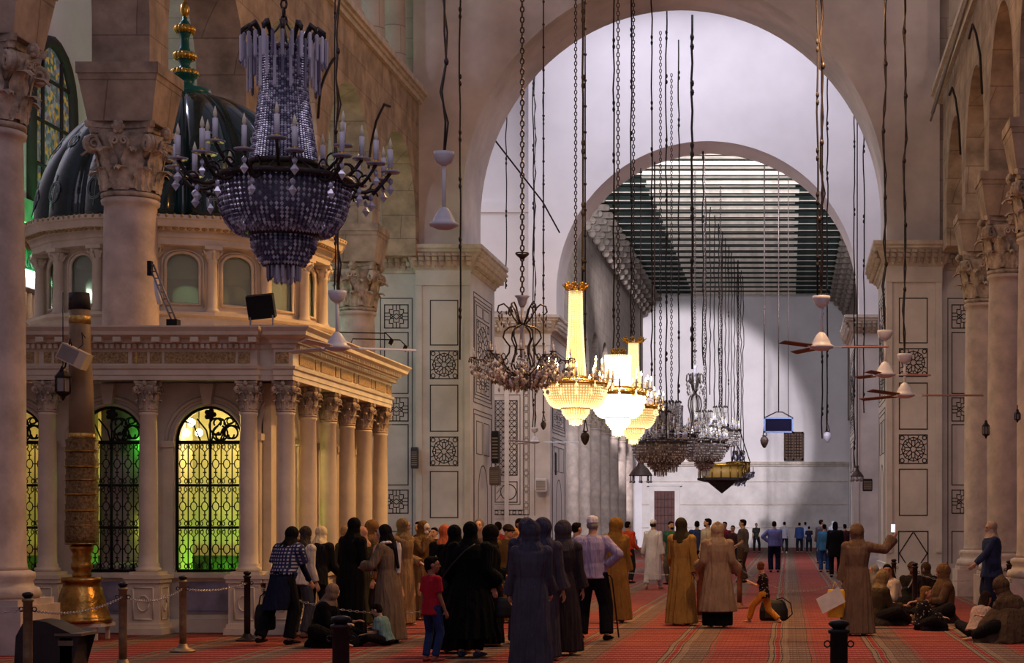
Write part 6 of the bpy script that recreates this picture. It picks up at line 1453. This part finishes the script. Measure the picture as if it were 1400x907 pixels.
p10=post(1251,0,'brown post before the patterned head wrap',POSTD,y=33)
p11=post(1380,841,'dark post between the denim coat and the right edge',POSTD,r=.05)
STEEL=mat('pale_chain_steel','#b8b0ac',.35,metal=.7,var=.1,scale=20)
def chain(a,b,label,sag=.12,grp=None,pitch=.05,w=.010):
    a=V3(a);b=V3(b); n=int((b-a).length/pitch); mb=MB()
    pts=[a.lerp(b,i/n)-V3((0,0,4*sag*(i/n)*(1-i/n))) for i in range(n+1)]
    d=(b-a).normalized(); s_=d.cross(V3((0,0,1))).normalized()
    for i in range(n):
        c=(pts[i]+pts[i+1])/2; q=s_ if i%2 else V3((0,0,1)); mb.tube([c+d*pitch*.62*cos(t)+q*w*1.3*sin(t) for t in [2*PI*k/6 for k in range(7)]],w*.40,4)
    o=mb.build('barrier_chain',STEEL,None); tag(o,label,'chain',grp,kind=None); return o
chain((p1[0]-1.6,18,.83),p1,'pale chain from the left edge to the first brass post',.06)
chain(p1,p2,'chain hanging between the first two brass posts before the candlestick',.10)
chain(p2,p3,'chain between the second brass post and the wide footed one',.10)
chain(p3,p4,'chain from the wide footed brass post to the dark slender post',.06)
chain(p4,(p4[0]+3.0,27.5,.5),'dark chain passing low before the seated person in beige headscarf',.25)
chain(p7,(p7[0]-3.4,42,.72),'pale chain running from the wooden post toward the left far columns',.15)
chain(p7,(p9[0]-.4,40,.8),'pale chain sagging low across the red runner',.5)
chain(p10,(p10[0]+1.0,33.2,.7),'pale chain right of the post with the head wrap',.08)
chain(p9,p10,'short pale chain looping between the two posts by the seated group',.35)
# ================= giant candlestick =================
CY_=27.5; X=PX(112,CY_); z=lambda p:PZ(p,CY_)
BRS=mat('aged_brass','#a87c3c',.28,metal=.9,var=.3,scale=5,bump=.3,bscale=20)
BRSD=mat('embossed_dark_brass','#7a6040',.42,metal=.8,var=.35,scale=26,bump=1.0,bscale=45)
WAXT=mat('khaki_wax_wrap','#8a7258',.6,var=.12,scale=3); DKB=mat('burnt_candle_top','#38302c',.8,var=.3,scale=8)
GBAND=mat('bright_gold_band','#d8b060',.25,metal=.8,var=.25,scale=20,bump=.4)
t=empty('giant_candlestick',(X,CY_,0),'giant brass candlestick with tall wrapped candle standing in front of the shrine','candlestick'); k=CY_/F
zz=z(852)
MB().lathe([(39*k,zz),(40*k,zz+.05),(38*k,zz+.07),(36*k,zz+.13),(31*k,z(822)),(27*k,z(806)),(25*k,z(803)),(24.5*k,z(797)),(27*k,z(796)),(27*k,z(790)),(10*k,z(789))],n=40).build('bell_base',BRS,t)
MB().lathe([(12*k,z(790)),(13*k,z(786)),(11*k,z(782)),(14*k,z(778)),(14*k,z(772)),(11.5*k,z(768)),(14*k,z(763)),(12*k,z(758)),(15*k,z(752)),(16*k,z(747)),(12*k,z(745))],n=32).build('turned_stem',BRS,t)
mb=MB(); pr=[(18*k,z(744)),(22*k,z(742))]
for p_ in (738,712,711,690,689,668,667,650,649,628,627,612,611,602): pr.append(((22.3 if p_%2==0 else 21)*k*(1-.03*(742-p_)/140),z(p_)))
pr.append((17*k,z(600))); mb.lathe(pr,n=36); mb.build('embossed_sleeve',BRSD,t)
mb=MB()
for p_ in (745,720,700,678,658,640,619): mb.lathe([(21.8*k,z(p_)),(23*k,z(p_-1.5)),(21.5*k,z(p_-3))],n=36)
mb.build('sleeve_rings',BRS,t)
mb=MB(); mb.lathe([(18.3*k,z(601)),(18.4*k,z(593)),(17*k,z(592.5))],n=32); mb.build('gold_band',GBAND,t); mb=MB(); mb.lathe([(14.5*k,z(443)),(14.6*k,z(433)),(13*k,z(432))],(-.03,0,0),28); mb.build('gold_band',GBAND,t)
MB().tube([(0,0,z(600)),(-.01,0,z(540)),(-.03,0,z(480)),(-.035,0,z(420))],[17.3*k,16.2*k,14.6*k,13.8*k],28).build('wax_candle',WAXT,t)
MB().tube([(-.035,0,z(424)),(-.04,0,z(401))],[14.4*k,13.6*k],20).build('burnt_top',DKB,t)
mb=MB(); mb.box(-.38,.38,-.30,.30,zz-.05,zz); 
for sx in (-.3,.26):
    for sy in (-.26,.22): mb.box(sx,sx+.05,sy,sy+.05,0,zz-.05)
mb.build('low_stand',SM,t)
# speaker box on the candle
t=empty('box_speaker',(PX(103,27.2),27.08,PZ(503,27.2)),'tilted cream loudspeaker box strapped to the giant candle','speaker')
mb=MB(); a=.45; u=V3((cos(a),0,-sin(a))); v=V3((sin(a),0,cos(a))); c_=V3((.03,0,.15)); mb.obox(c_,u*.20,V3((.0,.12,0)),v*.12); mb.build('cabinet',mat('cream_plastic','#c8b49c',.5,var=.05),t)
mb=MB(); mb.obox(c_+V3((0,-.125,0))-u*.05,u*.13,V3((0,.004,0)),v*.10); mb.build('speaker_grille',mat('grey_speaker_grille','#8a827e',.7),t)
mb=MB(); mb.tube([c_+v*.12-u*.1,c_+v*.2-u*.16,V3((-.10,0,.0)),V3((-.17,.0,-.06))],.012,5); mb.tube([c_+v*.12,c_+v*.2+V3((0,.1,0)),V3((.1,.1,.5)),V3((.18,.02,.42))],.008,5); mb.build('bracket_and_wire',KN,t)
# small lantern left of candle
def lantern(px,y,py0,py1,label,w=.11):
    zb=PZ(py1,y); H=PZ(py0,y)-zb; t=empty('cage_lantern',(PX(px,y),y,zb),label,'lantern')
    MB().lathe([(.01,0),(w*.4,H*.12),(w,H*.2),(w*1.05,H*.25)],n=6,sm=False).build('lantern_base',KN,t)
    mb=MB()
    for i in range(6): q=i*PI/3; mb.tube([(w*cos(q),w*sin(q),H*.25),(w*cos(q),w*sin(q),H*.65)],.008,4)
    mb.lathe([(w*1.1,H*.65),(w*1.1,H*.7),(w*.5,H*.85),(.02,H)],n=6,sm=False); mb.build('cage',KN,t)
    MB().lathe([(w*.8,H*.26),(w*.8,H*.64)],n=6,sm=False).build('glass',mat('smoky_glass','#8d8078',.2,spec=.7),t)
    MB().tube([(0,0,H),(0,0,PZ(400,y)-zb if px<100 else .3)],.008,4).build('hanging_wire',KN,t)
lantern(86,27.2,500,548,'small dark cage lantern hanging just left of the giant candle')
lantern(1348,37.3,575,600,'small dark lantern mounted on the middle rosy column',.07)
lantern(1391,32.4,560,578,'small pale lantern on the right edge column',.05)
# dark wooden box left foreground
t=empty('shoe_cabinet',(PX(70,22.5),22.6,0),'dark curved wooden stand behind the first brass post at lower left','cabinet'); DW2=mat('dark_stand_wood','#2c2426',.6,var=.15,scale=4)
mb=MB(); n=12; vs=[];fs=[]
W_=.46
prof=[(-.38,.0),(-.36,.35),(-.28,.50),(-.15,.54),(0,.52),(.15,.45),(.30,.38),(.40,.36)]
for (a_,b_) in prof:
    for yy in (-.25,.25): vs.append((a_,yy,b_))
for i in range(len(prof)-1): fs.append((2*i,2*i+1,2*i+3,2*i+2))
mb.add(vs,fs,0,True); mb.add([(a_,-.25,b_) for a_,b_ in prof]+[(.30,-.25,0)],[tuple(range(len(prof)+1))]); mb.add([(a_,.25,b_) for a_,b_ in prof]+[(.30,.25,0)],[tuple(range(len(prof)+1))]); mb.box(.16,.30,-.25,.25,0,.33)
mb.build('stand_body',DW2,t); MB().box(.10,.42,-.27,.27,.355,.385).build('stand_top',mat('worn_wood_edge','#6a5644',.6),t)
MB().box(.14,.32,-.262,-.25,.24,.30).build('drawer_front',mat('worn_wood_edge','#6a5644',.6),t)
t=MB(); t.obox((0,0,.07),(.09,0,-.05),(0,.12,0),(.02,0,.035)); o=t.build('white_box',mat('pale_lilac_plastic','#a8a2bc',.5),None,loc=(PX(72,20),20,.02)); tag(o,'small pale box leaning at the lower left corner','box')
# ================= things on shrine roof =================
y=28.75; t=empty('floodlight',(PX(357,y),y,4.66),'black floodlight standing on the shrine cornice corner','floodlight')
BK=mat('black_housing','#100f12',.5,metal=.2)
mb=MB(); mb.obox((0,0,.30),(.20,0,.02),(0,.05,.02),(-.015,-.04,.17)); mb.build('housing',BK,t); mb=MB()
for i in range(10): mb.obox((-.17+.038*i,.07,.30),(.004,0,0),(0,.03,0),(-.0,-.04,.15))
mb.build('cooling_fins',BK,t)
mb=MB(); mb.box(-.17,-.15,-.02,.02,0,.2); mb.box(.17,.19,-.02,.02,0,.25); mb.box(-.17,.19,-.03,.03,0,.02); mb.build('bracket',mat('grey_bracket','#8c8896',.4,metal=.5),t)
t=empty('folding_arm_lamp',(PX(240,28.9),28.75,4.66),'grey folding metal arm leaning on the column above the shrine cornice','lamp arm')
GM=mat('grey_arm_metal','#8a8790',.4,metal=.6)
mb=MB()
for off in (-.03,.04): mb.tube([(-.36+off,.1,.95),(.02+off,-.02,.10)],.014,6)
for i in range(9): f=i/8; mb.tube([(-.39+.38*f,.1-.12*f,.95-.85*f),(-.32+.38*f,.1-.12*f,.95-.85*f)],.010,4)
mb.build('lattice_arm',GM,t); MB().box(-.40,-.34,.05,.15,.78,1.0).build('mount_plate',BK,t); MB().box(-.06,.10,-.1,.08,0,.10).build('foot_clamp',BK,t)
MB().tube([(-.28,.1,.7),(-.26,.1,.5),(-.22,.1,.35)],.04,8).build('white_tube',FANW,t)
t=empty('picture_light',(PX(500,33),33,4.70),'pair of thin arm lamps projecting over the side cornice of the shrine','lamp arm')
mb=MB(); 
for dy in (0,1.2):
    mb.tube([(-.6,dy,.05),(-.5,dy,.30),(.35,dy,.28),(.45,dy,.18)],.012,5); mb.obox((.45,dy,.13),(.03,0,-.02),(0,.05,0),(.02,0,.05))
mb.box(-.7,-.45,-.08,.12,0,.12)
mb.build('lamp_arms',KN,t)
# lamps/speakers on piers
def wallbox(px,y,py0,py1,w,d,c,label,name='loudspeaker',rz=0,tilt=0):
    zb=PZ(py1,y); H=PZ(py0,y)-zb; t=empty(name,(PX(px,y),y,zb),label,'speaker',rz=rz); m=mat('box_'+c.strip('#'),c,.5,var=.05)
    mb=MB(); mb.frus(0,0,0,H*.1,w*.45,d*.45,w*.5,d*.5); mb.frus(0,0,H*.1,H*.9,w*.5,d*.5,w*.5,d*.5); mb.frus(0,0,H*.9,H,w*.5,d*.5,w*.45,d*.45); mb.build('cabinet',m,t)
    mb=MB(); 
    for i in range(7): mb.box(-w*.4,w*.4,-d*.5-.012,-d*.5,H*(.15+.1*i),H*(.2+.1*i))
    mb.build('speaker_grille',mat('grey_speaker_grille','#3a3738',.7),t)
    mb=MB(); mb.box(-.03,.03,d*.4,d*.5+.15,H*.4,H*.6); mb.build('wall_bracket',BK,t); return t
wallbox(567,51.05,612,641,.18,.18,'#3c3a40','slim dark speaker on the recess edge of the near left pier')
wallbox(678,54.0,590,634,.20,.35,'#1c1b20','tall flat black panel on the side face of the near left pier',name='flat_panel')
wallbox(677,53,639,664,.28,.3,'#5d5358','grey brown speaker box below the flat black panel')
wallbox(740,68.2,654,673,.42,.3,'#cfc8c4','white tilted speaker box on the far left pier')
wallbox(757,70,619,650,.2,.3,'#24232a','narrow black speaker on the side of the far left pier')
wallbox(1186,55.2,655,672,.28,.25,'#1c1b1e','small black speaker box on the inner side of the near right pier')
# ================= cable tray on right arcade, arc hooks =================
o=MB().tube([(3.9,20,13.0),(3.8,36,12.95),(3.85,50.6,12.6)],.05,6).tube([(3.85,20,12.8),(3.75,36,12.75),(3.8,50.6,12.4)],.03,5).build('trim_9',mat('grey_conduit','#8f8378',.6)); o['kind']='structure'
CORD=mat('brown_arch_cord','#2a211c',.8)
for side,xw_,cs in ((-1,-9.93,[b for b in bays(LY,51.3)]),(1,4.08,[b for b in bays(RY,49.5)])):
    for pts in (([(41.95,11.95),(41.6,11.85),(41.2,11.6),(40.7,11.2),(40.4,10.9),(40.2,10.25)],[(47.5,12.1),(46.8,12.0),(45.9,11.4),(45.3,10.7),(45.05,10.1)]) if side<0 else ([(42.8,12.6),(42.0,12.7),(41.2,12.3),(40.3,11.6),(39.9,10.7)],[(48,12.5),(47.2,12.5),(46.2,12.0),(45.3,11.2),(44.9,10.4)])):
        pts=[(xw_,q_,r_) for q_,r_ in pts]
        o=MB().tube(pts,.03,5).build('arch_cord',CORD); tag(o,'dark cord following the curve of a %s arcade arch'%('left' if side<0 else 'right'),'cord','cords on the %s arcade arches'%('left' if side<0 else 'right'))
# diagonal wire in the bright gap
o=MB().tube([(PX(670,60),60,PZ(183,60)),(PX(742,66),66,PZ(276,66)),(PX(765,67.9),67.9,PZ(318,67.9))],.03,5).build('guy_wire',CORD); tag(o,'diagonal dark wire crossing the bright gap left of the far arch','wire')
# ================= left aisle: window and gallery =================
wx=-18.45; t=empty('window_2',(wx,47.7,9.55),kind='structure')
WFr=mat('dark_window_frame','#3a302e',.6,var=.1)
w2=1.35; mb=MB(); H=2.6
pts=[(0,-w2,0),(0,-w2,H)]+[(0,-w2*cos(PI*i/12),H+1.6*sin(PI*i/12)) for i in range(1,12)]+[(0,w2,H),(0,w2,0),(0,-w2,0)]
mb.tube(pts,.16,6); 
for a_ in (-.5,.5): mb.tube([(0,a_*w2*.9,0),(0,a_*w2*.9,H+1.2)],.05,5)
for b_ in (1.0,2.1,3.2): mb.tube([(0,-w2*.98,b_),(0,w2*.98,b_)],.05,5)
mb.build('window_frame',WFr,t)
SG,nt,b=nodes('stained_glass_mosaic'); tc=N(nt,'ShaderNodeTexCoord'); vo=N(nt,'ShaderNodeTexVoronoi',_Scale=9.0); nt.links.new(tc.outputs['Object'],vo.inputs['Vector']); rp=N(nt,'ShaderNodeValToRGB'); nt.links.new(vo.outputs['Color'],rp.inputs[0])
rp.color_ramp.interpolation='CONSTANT'; e=rp.color_ramp.elements; cs=['#6d6a70','#3c5a48','#a8803c','#8c8a94','#c8a04c','#57636e']
e[0].color=(*srgb(cs[0]),1); e[1].position=.3; e[1].color=(*srgb(cs[1]),1)
for i,p_ in enumerate((.42,.5,.62,.72)): q=e.new(p_); q.color=(*srgb(cs[i+2]),1)
nt.links.new(rp.outputs[0],b.inputs['Base Color']); nt.links.new(rp.outputs[0],b.inputs['Emission Color']); b.inputs['Emission Strength'].default_value=.25; b.inputs['Roughness'].default_value=.3
mb=MB(); mb.add([(-.04,y_,z_) for (_,y_,z_) in pts[:-1]],[tuple(range(len(pts)-1))]); mb.build('window_pane',SG,t)
t=empty('gallery_balcony',(-17.4,46,6.9),'green lit gallery balcony with lattice railing in the left aisle beyond the shrine','balcony')
MB().box(-1,.6,-9,5,0,.35).build('gallery_floor',PLASTW,t)
GN=mat('green_lattice','#1d5c38',.5); mb=MB()
for i in range(46):
    a_=-9+i*.3; mb.tube([(.55,a_,.42),(.55,a_+.3,1.0)],.03,4); mb.tube([(.55,a_+.3,.42),(.55,a_,1.0)],.03,4)
for z_ in (.42,1.0): mb.tube([(.55,-9,z_),(.55,5,z_)],.05,4)
mb.build('railing',GN,t)
mb=MB(); mb.tube([(.68,-9,1.06),(.68,5,1.06)],.04,6); mb.tube([(-.2,-9,1.7),(-.2,5,1.7)],.04,6); mb.build('green_tubes',emis('green_tube_glow','#40ff80',9),t)
MB().tube([(.70,-9,.28),(.70,5,.28)],.07,6).build('white_tube',emis('white_tube_glow','#ffffff',14),t)
MB().box(-1,-.9,-9,5,.3,2.6).build('gallery_back',mat('pale_green_wall','#7fae8e',.8),t)
cu=MB(); 
cu.loft([((0,0,0),(.08,0,0),(0,4,0)),((0,0,2.6),(.06,0,0),(0,4,0))],200,fn=lambda i,q:1+.0*q); 
vs=[];fs=[]
for i in range(241):
    yy=-8+i*13/240; xx=.10*sin(i*1.1); vs+= [(xx,yy,0),(xx*.8,yy,2.9)]
    if i: fs.append((2*i-2,2*i,2*i+1,2*i-1))
cu=MB().add(vs,fs,0,True); o=cu.build('beige_curtain',mat('beige_curtain_cloth','#a88c74',.9),None,loc=(-16.9,45,3.9)); tag(o,'beige pleated curtain hanging under the green gallery','curtain')
plight('gallery_green_lamp',(-16.9,43,8.3),'#50ff80',30,.3)
# ================= lights, world, camera =================
w=bpy.data.worlds.new('World'); SC.world=w; w.use_nodes=True
bg=w.node_tree.nodes['Background']; bg.inputs[0].default_value=(*srgb('#b3abc4'),1); bg.inputs[1].default_value=.39
alight('crossing_daylight',(-3,61.5,20.5),(0,0,0),11,'#ecebff',1300)
alight('transept_daylight',(-14,61.5,14),(math.radians(0),math.radians(-50),0),8,'#eef0ff',350)
alight('far_hall_fill',(-3,75,17.1),(math.radians(60),0,0),9,'#eef0ff',2500,1.0)  # unseen area light added to brighten the far hall, representing clerestory windows
for sx,xx in ((1,-9.4),(-1,3.6)): alight('far_ceiling_fill',(xx,74.5,9.5),(math.radians(115),0,math.radians(-8*sx)),1.6,'#eef0ff',1900)  # hidden upward area lights added to brighten the far ceiling
l=bpy.data.lights.new('end_wall_patch_spot','SPOT'); l.energy=76000; l.color=srgb('#f4ecf6'); l.spot_size=math.radians(22); l.spot_blend=.14; l.shadow_soft_size=.6  # added hidden spot; its cone edge shapes the curved patch on the end wall
o=bpy.data.objects.new('end_wall_patch_spot',l); COL.objects.link(o); o.location=(-7,84,16.8)
d=Vector((-7.6,132,7.5))-Vector(o.location); o.rotation_euler=d.to_track_quat('-Z','Y').to_euler()
alight('nave_daylight',(-3,12,15.5),(math.radians(55),0,0),7,'#e0d4f0',260)
for i,(xx,yy,zz,e) in enumerate(((-2.6,33,11.2,420),(.6,26.6,9.6,120),(-3.5,44,14.2,160))): plight('warm_nave_fill',(xx,yy,zz),'#ffc27a',e,.25)  # unseen warm point lights added above the view to light the shrine side
plight('left_aisle_fill',(-15.2,34.5,13.6),'#e4e2ff',900,.5)  # unseen point light added for cool highlights on dome and column sides
plight('right_aisle_daylight',(9,40,13.5),'#ffe6c8',350,.5)
def dspot(nm,loc,to,e,ang,col='#ffc68c'):
    l=bpy.data.lights.new(nm,'SPOT'); l.energy=e; l.color=srgb(col); l.spot_size=math.radians(ang); l.spot_blend=.8; l.shadow_soft_size=.25
    o=bpy.data.objects.new(nm,l); COL.objects.link(o); o.location=loc; o.rotation_euler=(Vector(to)-Vector(loc)).to_track_quat('-Z','Y').to_euler()
dspot('warm_floor_fill',(-1.6,33.5,11.3),(-4.6,32.5,0),3700,112,'#ffbe70')  # unseen downward spots added to warm the floor, crowd and shrine side
dspot('warm_floor_fill',(.8,25,9.2),(-1.5,26.5,0),1500,110)
dspot('warm_floor_fill',(-1.0,46,14.0),(-2,47,0),600,100)
dspot('pier_warm_fill',(-9.9,57,7.6),(-10.0,68.5,5.2),900,95,'#ffcf90')  # spot added out of sight behind the near pier to warm the honeycomb panel
cam=bpy.data.cameras.new('camera'); co=bpy.data.objects.new('camera',cam); COL.objects.link(co)
co.location=(0,0,EYE); co.rotation_euler=(PI/2,0,0); cam.sensor_width=36; cam.sensor_fit='HORIZONTAL'
cam.lens=F/1400*36; cam.shift_x=-(CX-700)/1400; cam.shift_y=(CY-453.5)/1400; cam.clip_end=400
SC.camera=co
SC.view_settings.view_transform='Standard'; SC.view_settings.look='None'; SC.view_settings.gamma=1; SC.view_settings.exposure=0
SC.view_settings.use_curve_mapping=False
